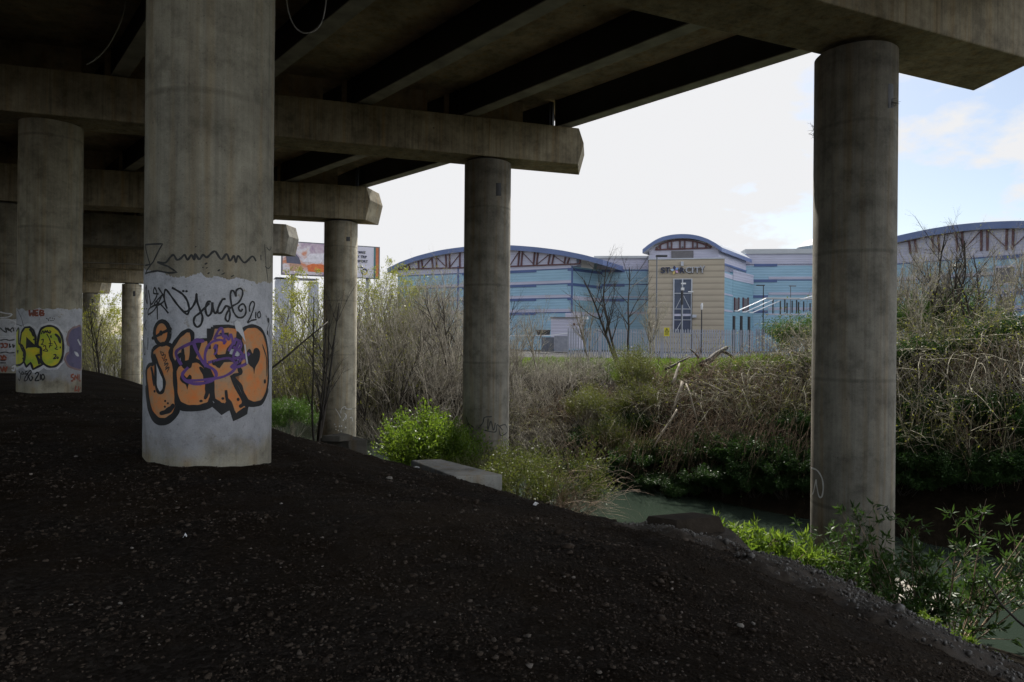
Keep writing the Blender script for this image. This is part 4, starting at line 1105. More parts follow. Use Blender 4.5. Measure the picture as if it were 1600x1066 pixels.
# small marks on the letters
p = Paint('M'); o_ = .0068
p.line([(120, 130), (135, 190), (148, 300)], A7, o_, .045, taper=True); p.blob(152, 345, 9, 12, A7, o_)
p.line([(195, 540), (250, 525), (300, 490), (318, 455)], A7, o_, .065, taper=True)
for x, y in ((244, 430), (268, 450), (242, 480)): p.blob(x, y, 9, 10, A7, o_)
p.fill([(385, 200), (372, 235), (390, 265), (425, 290), (436, 330), (446, 290), (470, 250), (474, 215), (455, 200), (432, 225), (410, 205)], A7, o_)
p.line([(545, 130), (590, 200), (612, 280), (612, 350), (588, 415)], A7, o_, .06, taper=True); p.blob(556, 430, 15, 11, A7, o_)
p.line([(692, 425), (730, 460), (768, 465), (792, 432)], A7, o_, .05, taper=True); p.blob(745, 408, 13, 12, A7, o_)
p.line([(905, 390), (932, 430), (915, 465), (885, 480)], A7, o_, .055, taper=True); p.blob(878, 416, 13, 15, A7, o_)
p.fill([(655, 75), (690, 85), (715, 110), (705, 140), (680, 120), (655, 110)], A7, o_)
p.fill([(520, 530), (512, 560), (530, 590), (546, 605), (550, 630), (556, 600), (572, 570), (576, 535), (565, 516), (550, 520), (544, 540), (532, 520)], A1, o_)
p.line([(586, 500), (604, 560), (606, 640)], A1, o_, .022, taper=True); p.blob(597, 662, 5, 10, A1, o_)
p.build('detail_marks', M['black'])
p = Paint('M'); o_ = .0068      # small thin tag inside the first letter
for st in ([(142, 528), (150, 548), (158, 538), (146, 532)], [(150, 550), (165, 545), (158, 565), (150, 556)], [(156, 572), (172, 565), (160, 585), (176, 580)], [(160, 592), (178, 584), (166, 604), (182, 598)], [(164, 612), (182, 600), (172, 622)]):
    p.line(st, A1, o_, .009)
p.build('thin_tag', M['blackfade'])
# purple scrawl
p = Paint('M'); o_ = .0074
p.line([(235, 590), (212, 545), (225, 520), (290, 490), (330, 485), (300, 480), (290, 500), (330, 580), (375, 610), (385, 640), (350, 665), (290, 672), (250, 655), (240, 630), (265, 600)], A1, o_, .035)
p.line([(340, 600), (338, 540), (360, 495), (400, 480), (430, 490)], A1, o_, .03)
p.line([(250, 660), (330, 655), (420, 640), (470, 600), (440, 560), (350, 580)], A1, o_, .03)
p.line([(378, 478), (395, 440), (412, 430), (416, 470)], A1, o_, .028); p.line([(384, 465), (420, 455)], A1, o_, .022, smooth=False)
p.line([(420, 500), (425, 460), (440, 480), (450, 455), (462, 500), (470, 470)], A1, o_, .026)
p.line([(440, 530), (470, 480), (495, 500), (480, 525), (460, 510)], A1, o_, .03)
p.line([(490, 480), (460, 560), (530, 540), (450, 600), (520, 580), (480, 520)], A1, o_, .034)
p.line([(376, 520), (384, 500), (388, 530), (376, 545)], A1, o_, .02)
p.build('purple_scrawl', M['purple'])
# cursive tags above
p = Paint('M'); o_ = .003
p.line([(398, 160), (470, 200), (540, 250), (590, 320), (615, 400), (618, 450), (600, 500), (560, 480), (470, 380), (390, 270), (330, 190), (310, 200), (300, 280), (320, 380), (340, 430)], A5, o_, .024)
p.line([(540, 470), (600, 460), (660, 410), (700, 330), (715, 240), (720, 330), (760, 450), (790, 540), (770, 630), (720, 665), (680, 610), (690, 540), (750, 490), (800, 440), (880, 360)], A5, o_, .024)
for st in ([(78, 130), (55, 220), (85, 370), (75, 150)], [(100, 190), (130, 360), (160, 350), (210, 250), (180, 160), (165, 230), (230, 240)], [(100, 200), (120, 320), (125, 420)],
           [(225, 160), (280, 250), (300, 330), (210, 390), (180, 360), (290, 240)], [(210, 320), (215, 570)], [(95, 515), (110, 430), (230, 370), (280, 400), (355, 490)], [(95, 510), (180, 440), (270, 270)]):
    p.line(st, A5, o_, .02)
for x, y in ((545, 205), (586, 207)): p.blob(x, y, 17, 15, A5, o_)
for x, y in ((46, 432), (78, 432)): p.blob(x, y, 7, 10, A5, o_)
p.line([(75, 345), (40, 340), (10, 420), (20, 500), (50, 520), (85, 470), (95, 350), (105, 430), (130, 490), (170, 450)], A6, o_, .024)
p.line([(265, 305), (220, 320), (170, 420), (165, 480), (210, 480), (265, 400), (290, 400), (330, 420)], A6, o_, .024)
p.line([(300, 420), (320, 480), (310, 570), (285, 590), (262, 550), (290, 470), (350, 400), (430, 350), (475, 270), (480, 200), (445, 170), (400, 200), (395, 270), (370, 210), (340, 200), (325, 260), (340, 380), (370, 480), (420, 540), (480, 540), (520, 490), (520, 420), (490, 370), (445, 390), (430, 430), (460, 465), (480, 430)], A6, o_, .022)
p.line([(572, 470), (570, 400), (600, 340), (632, 360), (620, 430), (580, 540), (545, 608), (600, 580), (660, 570)], A6, o_, .019)
p.line([(650, 470), (648, 555)], A6, o_, .017, smooth=False); p.line([(690, 470), (670, 500), (685, 550), (712, 520), (700, 470)], A6, o_, .016, closed=True)
for st in ([(30, 560), (45, 640), (75, 575)], [(45, 640), (75, 710)], [(20, 600), (30, 800), (60, 1000), (40, 980), (30, 740)], [(95, 800), (90, 960)]): p.line(st, A5, o_, .012)
p.build('cursive_tag', M['black'])
p = Paint('M')
p.line([(80, 85), (260, 75), (165, 260), (80, 390), (135, 300), (80, 90)], A8, o_, .02, smooth=False); p.line([(80, 300), (130, 290)], A8, o_, .018, smooth=False)
p.line([(205, 265), (290, 270), (340, 215), (375, 190), (410, 240), (450, 225), (490, 190), (520, 240), (560, 190), (590, 240), (600, 180), (640, 235), (680, 190), (720, 215), (770, 170), (810, 155), (870, 235), (925, 180), (960, 250), (1000, 200), (1020, 265), (1045, 200), (1110, 270), (1190, 205), (1230, 255)], A8, o_, .024)
p.line([(205, 265), (320, 310), (410, 370), (330, 378), (210, 355), (80, 385)], A8, o_, .022, smooth=False)
p.line([(1320, 80), (1335, 300), (1355, 460)], A8, o_, .012); p.line([(1340, 110), (1370, 140), (1390, 110)], A8, o_, .012); p.line([(1325, 310), (1360, 330), (1385, 300)], A8, o_, .012); p.line([(1280, 190), (1282, 245)], A8, o_, .014)
for x, y, a, b in ((712, 280, 18, 9), (738, 380, 14, 8), (845, 350, 16, 9), (890, 385, 22, 6), (720, 325, 12, 6), (605, 105, 9, 6), (985, 410, 20, 6), (680, 320, 7, 7)): p.blob(x, y, a, b, A8, o_, -.5)
for x, y, a, b in ((1360, 870, 10, 28), (1350, 1000, 8, 24)): p.blob(x, y, a, b, A8, o_)
p.line([(1335, 820), (1360, 900), (1345, 980), (1365, 1040)], A8, o_, .010); p.line([(800, 580), (830, 640), (825, 760), (850, 900)], A6, o_, .010)
p.build('faded_zigzag', M['blackfade'])
# torn pale paper stuck on the lettering
p = Paint('M'); p.fill([(462, 404), (475, 394), (490, 402), (505, 450), (512, 490), (500, 470), (482, 445), (472, 440)], A1, .012, False); p.fill([(506, 500), (512, 500), (523, 585), (516, 585)], A1, .012, False); p.build('torn_paper', M['white'])

# left pillar : yellow-green letters
B1 = lambda x, y: (x/6.664, 470+y/6.664)
p = Paint('L2')
YO = [(395, 420), (420, 310), (470, 270), (540, 265), (600, 300), (640, 370), (655, 470), (645, 590), (600, 665), (540, 690), (480, 675), (430, 620), (425, 500), (395, 480)]
YG = [(210, 430), (225, 330), (260, 280), (310, 275), (350, 310), (370, 380), (370, 470), (420, 485), (428, 560), (375, 570), (440, 665), (345, 715), (320, 645), (275, 690), (245, 620), (262, 560), (215, 470)]
YJ = [(160, 420), (170, 310), (190, 285), (200, 300), (195, 440), (235, 470), (262, 540), (255, 620), (215, 665), (160, 672)]
for q in (YO, YG, YJ):
    p.line(q, B1, .002, .17, True)
p.build('white_halo', M['white'])
p = Paint('L2')
p.fill(YO, B1, .005); p.fill(YG, B1, .005, False); p.fill([(168, 420), (172, 320), (190, 290), (198, 310), (195, 440), (235, 470), (262, 540), (255, 620), (215, 665), (168, 672)], B1, .005)
p.build('yellow_lettering', M['yellow'])
p = Paint('L2'); o_ = .0085
p.line(YO, B1, o_, .055, True); p.line(YG, B1, o_, .055, True, False); p.line([(172, 320), (190, 288), (198, 310), (195, 440), (235, 470), (262, 540), (255, 620), (215, 665), (168, 672)], B1, o_, .055)
p.fill([(275, 375), (300, 400), (305, 450), (375, 470), (375, 485), (290, 490), (270, 505), (285, 470)], B1, o_, False)
p.line([(305, 295), (335, 330), (350, 375)], B1, o_, .06, taper=True); p.blob(352, 405, 9, 9, B1, o_)
p.line([(570, 345), (610, 385), (625, 445)], B1, o_, .07, taper=True); p.blob(625, 487, 7, 12, B1, o_)
p.line([(235, 490), (248, 540), (242, 580)], B1, o_, .05, taper=True); p.blob(240, 602, 7, 9, B1, o_)
p.fill([(175, 515), (198, 515), (188, 560)], B1, o_, False); p.fill([(375, 580), (420, 660), (400, 665)], B1, o_, False); p.fill([(372, 565), (392, 560), (388, 590)], B1, o_, False)
p.build('outline', M['black'])
p = Paint('L2'); o_ = .0095
for st in ([(430, 350), (445, 310), (455, 345)], [(460, 340), (470, 310), (480, 335), (492, 308), (500, 340)], [(510, 312), (528, 320), (515, 342), (508, 320)], [(485, 345), (510, 390), (525, 440), (510, 490)], [(505, 445), (550, 450)], [(508, 470), (545, 468)],
           [(430, 410), (450, 400), (445, 440), (430, 455), (455, 460)], [(450, 480), (470, 465), (475, 500), (450, 520), (495, 525), (480, 500)], [(520, 365), (535, 385)], [(530, 360), (530, 390)], [(560, 420), (590, 480), (570, 500), (600, 510)]):
    p.line(st, B1, o_, .022)
p.line([(555, 565), (575, 560), (578, 580), (555, 605), (582, 600)], B1, o_, .03); p.line([(592, 585), (604, 590), (600, 604), (590, 598)], B1, o_, .025, closed=True)
p.line([(195, 730), (215, 770), (205, 830), (190, 810)], B1, .004, .03); p.line([(235, 735), (222, 765), (245, 760), (240, 740), (250, 770)], B1, .004, .028)
p.line([(285, 735), (265, 740), (262, 765), (290, 760), (285, 820), (255, 835), (262, 800), (310, 730), (325, 745), (300, 790), (320, 835), (340, 800), (325, 790)], B1, .004, .03)
p.line([(365, 765), (385, 745), (400, 765), (365, 830), (410, 828)], B1, .004, .034); p.line([(420, 765), (420, 825)], B1, .004, .03, smooth=False)
p.line([(445, 765), (430, 795), (445, 828), (462, 795)], B1, .004, .03, closed=True)
for st in ([(178, 90), (200, 130), (225, 190), (245, 270)], [(165, 240), (230, 265)], [(180, 170), (175, 235)]): p.line(st, B1, .004, .016)
for x, y in ((485, 185), (500, 192), (520, 180), (545, 182), (565, 190), (505, 205), (530, 208), (550, 204)): p.blob(x, y, 8, 5, B1, .004)
p.build('black_tag', M['black'])
p = Paint('L2'); o_ = .004
for st in ([(305, 95), (310, 160), (330, 125), (345, 160), (350, 95)], [(365, 160), (365, 100), (400, 98)], [(365, 128), (395, 128)], [(365, 155), (400, 152)], [(415, 155), (418, 98), (450, 105), (445, 125), (420, 128), (455, 135), (450, 152), (415, 155)]): p.line(st, B1, o_, .05, smooth=False)
for st in ([(765, 765), (740, 775), (740, 795), (765, 805), (755, 835), (735, 835)], [(775, 830), (778, 775), (800, 815), (808, 765), (810, 830)], [(822, 765), (822, 835), (838, 835)]): p.line(st, B1, o_, .045, smooth=False)
for st in ([(790, 885), (775, 940), (805, 930)], [(815, 890), (812, 950), (835, 900)]): p.line(st, B1, o_, .05, smooth=False)
p.build('red_tag', M['redspray'])
SS_ = [(838, 290), (790, 285), (745, 305), (718, 350), (708, 410), (722, 455), (760, 485), (755, 520), (720, 548), (690, 580), (692, 630), (730, 680), (790, 700), (838, 705), (840, 600), (820, 570), (815, 545), (840, 520)]
p = Paint('L2'); p.line(SS_, B1, .0035, .11, True); p.build('mauve_edge', simple('salmon_edge', (.30, .20, .20), .6))
p = Paint('L2'); p.fill(SS_, B1, .006); p.build('mauve_letter', M['purplegrey'])
p = Paint('L2'); p.fill([(770, 530), (800, 540), (818, 575), (800, 580), (780, 560)], B1, .0085); p.line([(835, 465), (812, 420), (806, 402)], B1, .0085, .06); p.build('pale_gap', M['white'])
# edge pillar scrawls
C1_ = lambda x, y: (x/7.1, 470+y/7.1)
p = Paint('L3')
for st in ([(0, 125), (60, 140), (130, 150), (90, 180), (0, 190)], [(0, 210), (80, 205), (150, 225), (175, 250), (160, 290)], [(0, 400), (60, 395), (100, 405), (160, 395)], [(0, 425), (80, 420), (150, 418)], [(130, 740), (165, 720), (150, 780), (130, 760)]): p.line(st, C1_, .003, .05)
p.build('pale_tag', M['white'])
p = Paint('L3')
for st in ([(0, 300), (30, 330), (70, 350), (60, 300), (100, 330), (140, 300), (150, 340)], [(80, 300), (130, 350)], [(0, 580), (60, 570), (100, 580), (160, 575)], [(0, 440), (60, 430), (100, 440), (160, 432)], [(0, 660), (60, 665)], [(0, 690), (65, 690)], [(105, 475), (105, 520), (120, 500)], [(140, 480), (145, 520), (160, 490)]): p.line(st, C1_, .004, .045)
p.build('dark_tag', M['blackfade'])
p = Paint('L3')
for st in ([(0, 480), (30, 475), (35, 515), (5, 520)], [(45, 475), (80, 480), (75, 515), (45, 520)], [(0, 605), (30, 640), (40, 605), (70, 640)], [(0, 730), (25, 790), (40, 730), (60, 790), (75, 730)], [(0, 650), (70, 652)]): p.line(st, C1_, .004, .06, smooth=False)
p.build('red_tag', M['redspray'])
# pale scratches and small tags on the plain pillars
D1 = lambda x, y: (480+x/8.2, 590+y/8.2)
p = Paint('C3')
for st in ([(362, 400), (400, 460), (432, 520)], [(430, 460), (435, 410), (470, 375), (500, 385)], [(485, 395), (520, 405), (575, 402)], [(500, 480), (480, 520), (460, 550)], [(480, 460), (505, 490), (490, 540)], [(545, 520), (570, 510), (580, 560)]): p.line(st, D1, .003, .022)
for x, y in ((352, 600), (368, 630), (368, 665), (398, 680), (415, 625), (440, 622), (435, 690), (492, 640), (462, 548)): p.blob(x, y, 7, 9, D1, .003)
p.build('pale_scratches', M['chalk'])
E1 = lambda x, y: (560+x/3.5525, 540+y/3.5525)
p = Paint('C2')
for st in ([(598, 395), (610, 430), (640, 455), (605, 435), (635, 475)], [(665, 460), (690, 430), (700, 400), (740, 395)], [(720, 405), (718, 470), (735, 420), (750, 470), (760, 430)], [(700, 470), (760, 480), (770, 440), (800, 470)], [(780, 450), (815, 440), (825, 480), (790, 500), (780, 460)]): p.line(st, E1, .003, .035)
p.build('black_tag', M['blackfade'])
p = Paint('C1'); G_ = lambda x, y: (1220+x/3.3316, 480+y/3.3316)
p.line([(160, 838), (190, 850), (215, 890), (222, 940), (215, 985), (200, 985), (188, 930), (185, 900), (172, 960), (165, 975)], G_, .003, .035); p.build('white_loop', M['chalk'])
p = Paint('C1')
for st in ([(500, 1055), (520, 1045)], [(535, 1050), (548, 1038), (562, 1055)]): p.line(st, G_, .003, .03)
p.build('small_tag', M['blackfade'])
# flat black patches painting the shaded inside of slots near the pillar tops
def slot(key, x0, y0, x1, y1):
    p = Paint(key); p.fill([(x0, y0), (x1, y0), (x1, y1), (x0, y1)], lambda x, y: (x, y), .003, False); p.build('slot', M['black'])
slot('C1', 1387.5, 131, 1396, 169); slot('C2', 775, 286, 783, 306); slot('C3', 541, 370, 547, 377); slot('C6', 207.5, 455, 211.5, 463); slot('C7', 143, 467.5, 146.5, 473)
# ------------------------------------------------------------------ vegetation
def rot_about(d, ang, rng):
    """tilt unit vector d by about ang in a random direction"""
    a = Vector((rng.gauss(0, 1), rng.gauss(0, 1), rng.gauss(0, 1))); a = (a-d*a.dot(d))
    if a.length < 1e-6: a = Vector((1, 0, 0))
    a.normalize(); return (d*math.cos(ang)+a*math.sin(ang)).normalized()
class Plant:
    def __init__(s, seed): s.rng = random.Random(seed); s.seg = []; s.tips = []
    def grow(s, p, d, L, r, lvl, step=.25, wob=.18, up=.05, kids=(5, 4, 3), ang=(.5, 1.0), ratio=.5, r_end=.35):
        rng = s.rng; n = max(2, int(L/step)); st = L/n; nk = kids[0] if kids else 0
        at = sorted(rng.uniform(.2, .98) for _ in range(nk)); j = 0
        for i in range(n):
            d = rot_about(d, abs(rng.gauss(0, wob)), rng); d = (d+Vector((0, 0, up))).normalized()
            q = p+d*st; f0, f1 = i/n, (i+1)/n
            r0 = r*(1-f0*(1-r_end)); r1 = r*(1-f1*(1-r_end)); s.seg.append((p, q, r0, r1))
            if lvl <= 1 or i == n-1: s.tips.append((q, d))
            while j < nk and at[j] < f1:
                j += 1
                if lvl > 0:
                    s.grow(q, rot_about(d, rng.uniform(*ang), rng), L*ratio*rng.uniform(.6, 1.1)*(1.15-f1*.5), r1*.6, lvl-1, step*.7, wob, up, kids[1:], ang, ratio, r_end)
            p = q
        return p
def seg_mesh(seg, sides=3):
    P0 = np.array([tuple(a[0]) for a in seg]); P1 = np.array([tuple(a[1]) for a in seg]); r0 = np.array([a[2] for a in seg]); r1 = np.array([a[3] for a in seg])
    D = P1-P0; L = np.linalg.norm(D, axis=1, keepdims=True); D = D/np.maximum(L, 1e-9); P1 = P1+D*r1[:, None]*.3
    A = np.cross(D, np.where(np.abs(D[:, 2:3]) < .9, [[0, 0, 1.]], [[1., 0, 0]])); A /= np.linalg.norm(A, axis=1, keepdims=True); B = np.cross(D, A)
    n = len(seg); V = np.zeros((n, sides*2, 3))
    for k in range(sides):
        t = 2*math.pi*k/sides; o = A*math.cos(t)+B*math.sin(t); V[:, k] = P0+o*r0[:, None]; V[:, sides+k] = P1+o*r1[:, None]
    Fq = np.array([[k, (k+1) % sides, sides+(k+1) % sides, sides+k] for k in range(sides)])
    Fc = (Fq[None]+(np.arange(n)*sides*2)[:, None, None]).reshape(-1, 4)
    return V.reshape(-1, 3), Fc
def leaf_mesh(C, Dr, size, aspect, rng, jitter=.9):
    """diamond leaves folded slightly; C centres, Dr directions"""
    n = len(C); Dd = Dr+rng.normal(0, jitter, (n, 3)); Dd /= np.linalg.norm(Dd, axis=1, keepdims=True)
    S_ = np.cross(Dd, rng.normal(0, 1, (n, 3))); S_ /= np.linalg.norm(S_, axis=1, keepdims=True)
    N_ = np.cross(Dd, S_)
    L = size*rng.uniform(.55, 1.25, (n, 1)); W_ = L*aspect
    V = np.stack([C, C+Dd*L*.45+S_*W_*.5+N_*L*.06, C+Dd*L, C+Dd*L*.45-S_*W_*.5+N_*L*.06], 1)
    Fc = np.arange(n*4).reshape(n, 4); return V.reshape(-1, 3), Fc
def place(proto, px, z, label, cat, group, hgt=None, scale=1.0, rz=0, dz=0, sxy=None, first=set(), xy=None):
    """copy (or first use) of a plant prototype: root Empty with mesh children"""
    if xy is None: x, y = un(px, 533)[0]*z, z
    else: x, y = xy
    h = float(ground_h(x, y, False)); s_ = scale if hgt is None else hgt/proto['height']
    if proto.name in first:
        r = proto.copy(); sc.collection.objects.link(r)
        for c in list(proto.children):
            q = c.copy(); sc.collection.objects.link(q); q.parent = r
    else: r = proto; first.add(proto.name)
    r.location = (x, y, h+dz-.05); r.rotation_euler = (0, 0, rz); k = s_ if sxy is None else sxy
    r.scale = (k, k, s_); r['label'] = label; r['category'] = cat
    if group: r['group'] = group
    elif 'group' in r: del r['group']
    return r
def proto(name, height, parts):
    e = bpy.data.objects.new(name, None); sc.collection.objects.link(e); e['height'] = height; e['kind'] = 'thing'
    for nm, (V, Fc), mat in parts:
        if len(V): make_mesh(nm, V, Fc, mat, e)
    return e
def tips_arr(tips, rng, frac=1.0, per=1, spread=.0):
    C = np.array([tuple(t[0]) for t in tips]); D_ = np.array([tuple(t[1]) for t in tips])
    k = rng.random(len(C)) < frac; C, D_ = C[k], D_[k]; C = np.repeat(C, per, 0); D_ = np.repeat(D_, per, 0)
    return C+rng.normal(0, spread, C.shape) if spread else C, D_
def tree_proto(seed, h, stems=1, r=.09, lvl=3, kids=(7, 5, 4), ang=(.4, .9), up=.06, wob=.12, ratio=.45, bark='bark_dark', leaf=None, lsize=.05, lfrac=.3, spread=.25, name='bare_tree', per=1, asp=.45, lean=0, crownname='crown'):
    P = Plant(seed); rng = np.random.default_rng(seed)
    for i in range(stems):
        a = P.rng.uniform(0, 2*math.pi); sp = P.rng.uniform(.3, 1)*spread
        d = Vector((math.cos(a)*sp+lean, math.sin(a)*sp, 1)).normalized()
        P.grow(Vector((math.cos(a)*.12*(stems > 1), math.sin(a)*.12*(stems > 1), -.2)), d, h*P.rng.uniform(.75, 1), r*P.rng.uniform(.7, 1), lvl, h/16, wob, up, kids, ang, ratio)
    thick = [s_ for s_ in P.seg if s_[2] > r*.3]; thin = [s_ for s_ in P.seg if s_[2] <= r*.3]
    parts = [('trunk', seg_mesh(thick, 6), M[bark]), (crownname, seg_mesh(thin, 3), M[bark])]
    if leaf:
        C, D_ = tips_arr(P.tips, rng, lfrac, per, lsize*.6); parts.append(('leaves', leaf_mesh(C, D_, lsize, asp, rng), M[leaf]))
    hh_ = max(s_[1].z for s_ in P.seg)
    return proto(name, hh_, parts)
def thicket_proto(seed, h=3.5, stems=46, rad=1.5, bark='bark_grey', leaf='leaf_bud', lfrac=.1, lsize=.05, kids=(6, 3), lean=.25, up=.02, wob=.12, name='bare_shrub', per=1, r=.016, asp=.5):
    P = Plant(seed); rng = np.random.default_rng(seed)
    for i in range(stems):
        a = P.rng.uniform(0, 2*math.pi); q = math.sqrt(P.rng.random())*rad
        d = Vector((P.rng.gauss(0, lean), P.rng.gauss(0, lean), 1)).normalized()
        P.grow(Vector((math.cos(a)*q, math.sin(a)*q, -.3)), d, h*P.rng.uniform(.5, 1.0), r*P.rng.uniform(.6, 1.4), 2, h/12, wob, up, kids, (.3, .9), .38, .45)
    parts = [('twigs', seg_mesh(P.seg, 3), M[bark])]
    if leaf:
        C, D_ = tips_arr(P.tips, rng, lfrac, per, lsize*.5); parts.append(('buds', leaf_mesh(C, D_, lsize, asp, rng), M[leaf]))
    return proto(name, max(s_[1].z for s_ in P.seg), parts)
def bush_proto(seed, h=1.6, rad=1.3, n=5200, leaf='leaf_lime', lsize=.075, asp=.42, bark='bark_olive', stems=40, name='leafy_bush', lobes=9, droop=0):
    """clumpy leafy bush: stems reach lobes, leaves cluster round lobe shoots"""
    P = Plant(seed); rng = np.random.default_rng(seed); C = []; D_ = []
    lb = []
    for i in range(lobes):
        a = rng.uniform(0, 2*math.pi); q = math.sqrt(rng.random())*rad*.75
        lb.append((math.cos(a)*q, math.sin(a)*q, h*(1-.5*(q/rad)**2)*rng.uniform(.45, .85), rng.uniform(.28, .48)*h))
    shoots = []
    for i in range(stems*4):
        x, y, z, r_ = lb[rng.integers(len(lb))]
        v = rng.normal(0, 1, 3); v[2] = abs(v[2])*.9; v /= np.linalg.norm(v); q = r_*rng.uniform(.55, 1.15)
        tip = Vector((x+v[0]*q, y+v[1]*q, z+v[2]*q*.9)); base = Vector((x*.35+rng.normal(0, .1), y*.35+rng.normal(0, .1), -.1))
        mid = (base+tip)/2+Vector((rng.normal(0, .1), rng.normal(0, .1), .12*h)); 
        if i % 4 == 0:
            pts = [base, (base*.5+mid*.5)+Vector((rng.normal(0, .04),)*3), mid, (mid+tip)/2+Vector((0, 0, .03)), tip]
            for k in range(4): P.seg.append((pts[k], pts[k+1], .011*(1-k*.2), .011*(.8-k*.2)))
        d0 = (tip-Vector((x, y, z*.6))).normalized(); shoots.append((tip, d0))
        P.seg.append((tip-d0*.3*r_-Vector((0, 0, .05)), tip, .005, .003))
    m = n//len(shoots)+1
    for tip, d0 in shoots:
        t = rng.random((m, 1))*.34*h; c = np.array(tip)[None]-np.array(d0)[None]*t+rng.normal(0, .035*h, (m, 3)); c[:, 2] -= droop*rng.random(m)
        C.append(c); D_.append(np.repeat(np.array(d0)[None], m, 0))
    C = np.concatenate(C); D_ = np.concatenate(D_)
    return proto(name, max(c_[2]+c_[3]*.9 for c_ in lb), [('stems', seg_mesh(P.seg, 3), M[bark]), ('leaves', leaf_mesh(C, D_, lsize, asp, rng, .8), M[leaf])])
def cane_proto(seed, n=90, L=(1.5, 3.2), rad=1.2, h=1.2, bark='bark_pale', leaf='leaf_bud', lfrac=.35, lsize=.045, name='bramble_mound', g=.09, dirx=0, diry=0, r=.009, sides=3, kidp=.5, wob=.06):
    """arching canes that rise and hang over"""
    P = Plant(seed); rng = np.random.default_rng(seed); R_ = P.rng
    def arch(p, d, L_, r_, lvl):
        k = max(5, int(L_/.16)); st = L_/k
        for i in range(k):
            d = rot_about(d, abs(R_.gauss(0, wob)), R_); d = (d+Vector((dirx*.03, diry*.03, -g*(i/k+.25)))).normalized(); q = p+d*st
            f = i/k; P.seg.append((p, q, r_*(1-f*.65), r_*(1-(f+1/k)*.65)))
            if f > .15: P.tips.append((q, d))
            if lvl and R_.random() < kidp*.3: arch(q, rot_about(d, R_.uniform(.4, 1.1), R_), L_*R_.uniform(.2, .45), r_*.55, lvl-1)
            p = q
    for i in range(n):
        a = R_.uniform(0, 2*math.pi); q = math.sqrt(R_.random())*rad
        d = Vector((R_.gauss(dirx*.5, .55), R_.gauss(diry*.5, .55), R_.uniform(.5, 1.3))).normalized()
        arch(Vector((math.cos(a)*q, math.sin(a)*q, R_.uniform(-.1, .3)*h)), d, R_.uniform(*L), r*R_.uniform(.6, 1.5), 1)
    parts = [('canes', seg_mesh(P.seg, sides), M[bark])]
    if leaf:
        C, D_ = tips_arr(P.tips, rng, lfrac, 1, .01); parts.append(('leaves', leaf_mesh(C, D_, lsize, .5, rng), M[leaf]))
    return proto(name, 1.0, parts)
def buddleia_proto(seed, n=26, h=1.5, name='broadleaf_shrub', leaf='leaf_mid', lsize=.15, per=16, spread=.55):
    P = Plant(seed); rng = np.random.default_rng(seed); C = []; D_ = []
    for i in range(n):
        a = P.rng.uniform(0, 2*math.pi); s_ = P.rng.uniform(.2, 1)*spread
        d = Vector((math.cos(a)*s_, math.sin(a)*s_, 1)).normalized()
        P.tips = []; P.grow(Vector((math.cos(a)*.1, math.sin(a)*.1, -.2)), d, h*P.rng.uniform(.45, 1), .014, 1, h/9, .14, -.01, (5,), (.4, .9), .35)
        for (q, dd) in P.tips:
            if P.rng.random() < .42: continue
            c = np.array(q)[None]+rng.normal(0, .02, (per, 3)); C.append(c)
            v = np.array(dd)[None]*.5+rng.normal(0, .55, (per, 3)); D_.append(v)
    C = np.concatenate(C); D_ = np.concatenate(D_); D_ /= np.linalg.norm(D_, axis=1, keepdims=True)
    return proto(name, max(s_[1].z for s_ in P.seg), [('stems', seg_mesh(P.seg, 3), M['bark_brown']), ('leaves', leaf_mesh(C, D_, lsize, .22, rng, .25), M[leaf])])

PT = {}
PT['tree_dark'] = tree_proto(3, 8.0, 4, .075, 3, (8, 5, 3), (.35, .8), .06, .06, .42, 'bark_dark', 'leaf_bud', .05, .12, .28, 'forked_tree')
PT['tree_fence'] = tree_proto(8, 4.6, 3, .065, 3, (11, 7, 5), (.4, .9), .05, .09, .45, 'bark_dark', None, spread=.6, name='bare_tree')
PT['tree_grey'] = tree_proto(12, 5.0, 3, .055, 3, (12, 8, 5), (.35, .8), .07, .09, .45, 'bark_grey', 'leaf_bud', .05, .05, .4, 'bare_tree')
PT['tree_bud'] = tree_proto(15, 7.0, 3, .07, 3, (9, 6, 5), (.4, .95), .05, .11, .42, 'bark_grey', 'leaf_bud', .12, .62, .4, 'budding_tree', per=2, asp=.6)
PT['thick_a'] = thicket_proto(21, 4.2, 36, 1.9, lfrac=.03, r=.021, wob=.17, lean=.35)
PT['thick_b'] = thicket_proto(22, 4.2, 38, 1.9, lfrac=.5, lsize=.085, wob=.16, lean=.3, name='budding_shrub', bark='bark_olive')
PT['thick_c'] = thicket_proto(23, 2.4, 60, 1.6, lfrac=.06, lean=.5, name='bare_shrub', bark='bark_grey', kids=(5, 3))
PT['lime'] = bush_proto(31, 1.75, 1.7, 10000, 'leaf_lime', .085, .45, lobes=14)
PT['olive'] = bush_proto(32, 1.7, 1.8, 10500, 'leaf_olive', .055, .4, 'bark_olive', 70)
PT['dark'] = bush_proto(33, 1.5, 1.7, 12000, 'leaf_dark', .075, .6, 'bark_dark', 40, name='ivy_bush')
PT['midg'] = bush_proto(34, 2.6, 2.2, 16000, 'leaf_mid', .09, .5, 'bark_grey', 60)
PT['scrub'] = bush_proto(35, 2.4, 2.3, 9000, 'leaf_scrub', .075, .5, 'bark_grey', 110, name='green_scrub')
PT['bramble'] = cane_proto(41, 34, (1.0, 2.6), 1.3, 1.2, r=.011, kidp=1.3, wob=.17, g=.07)
PT['bramble2'] = cane_proto(42, 60, (.9, 2.4), 1.4, 1.0, 'bark_olive', 'leaf_bud', .8, .06, r=.010, kidp=1.3, wob=.18)
PT['hang'] = cane_proto(43, 22, (1.2, 3.6), 1.5, .6, 'bark_pale', 'leaf_bud', .3, .06, 'hanging_branches', .075, -.7, -1.2, .012, kidp=1.5, wob=.2)
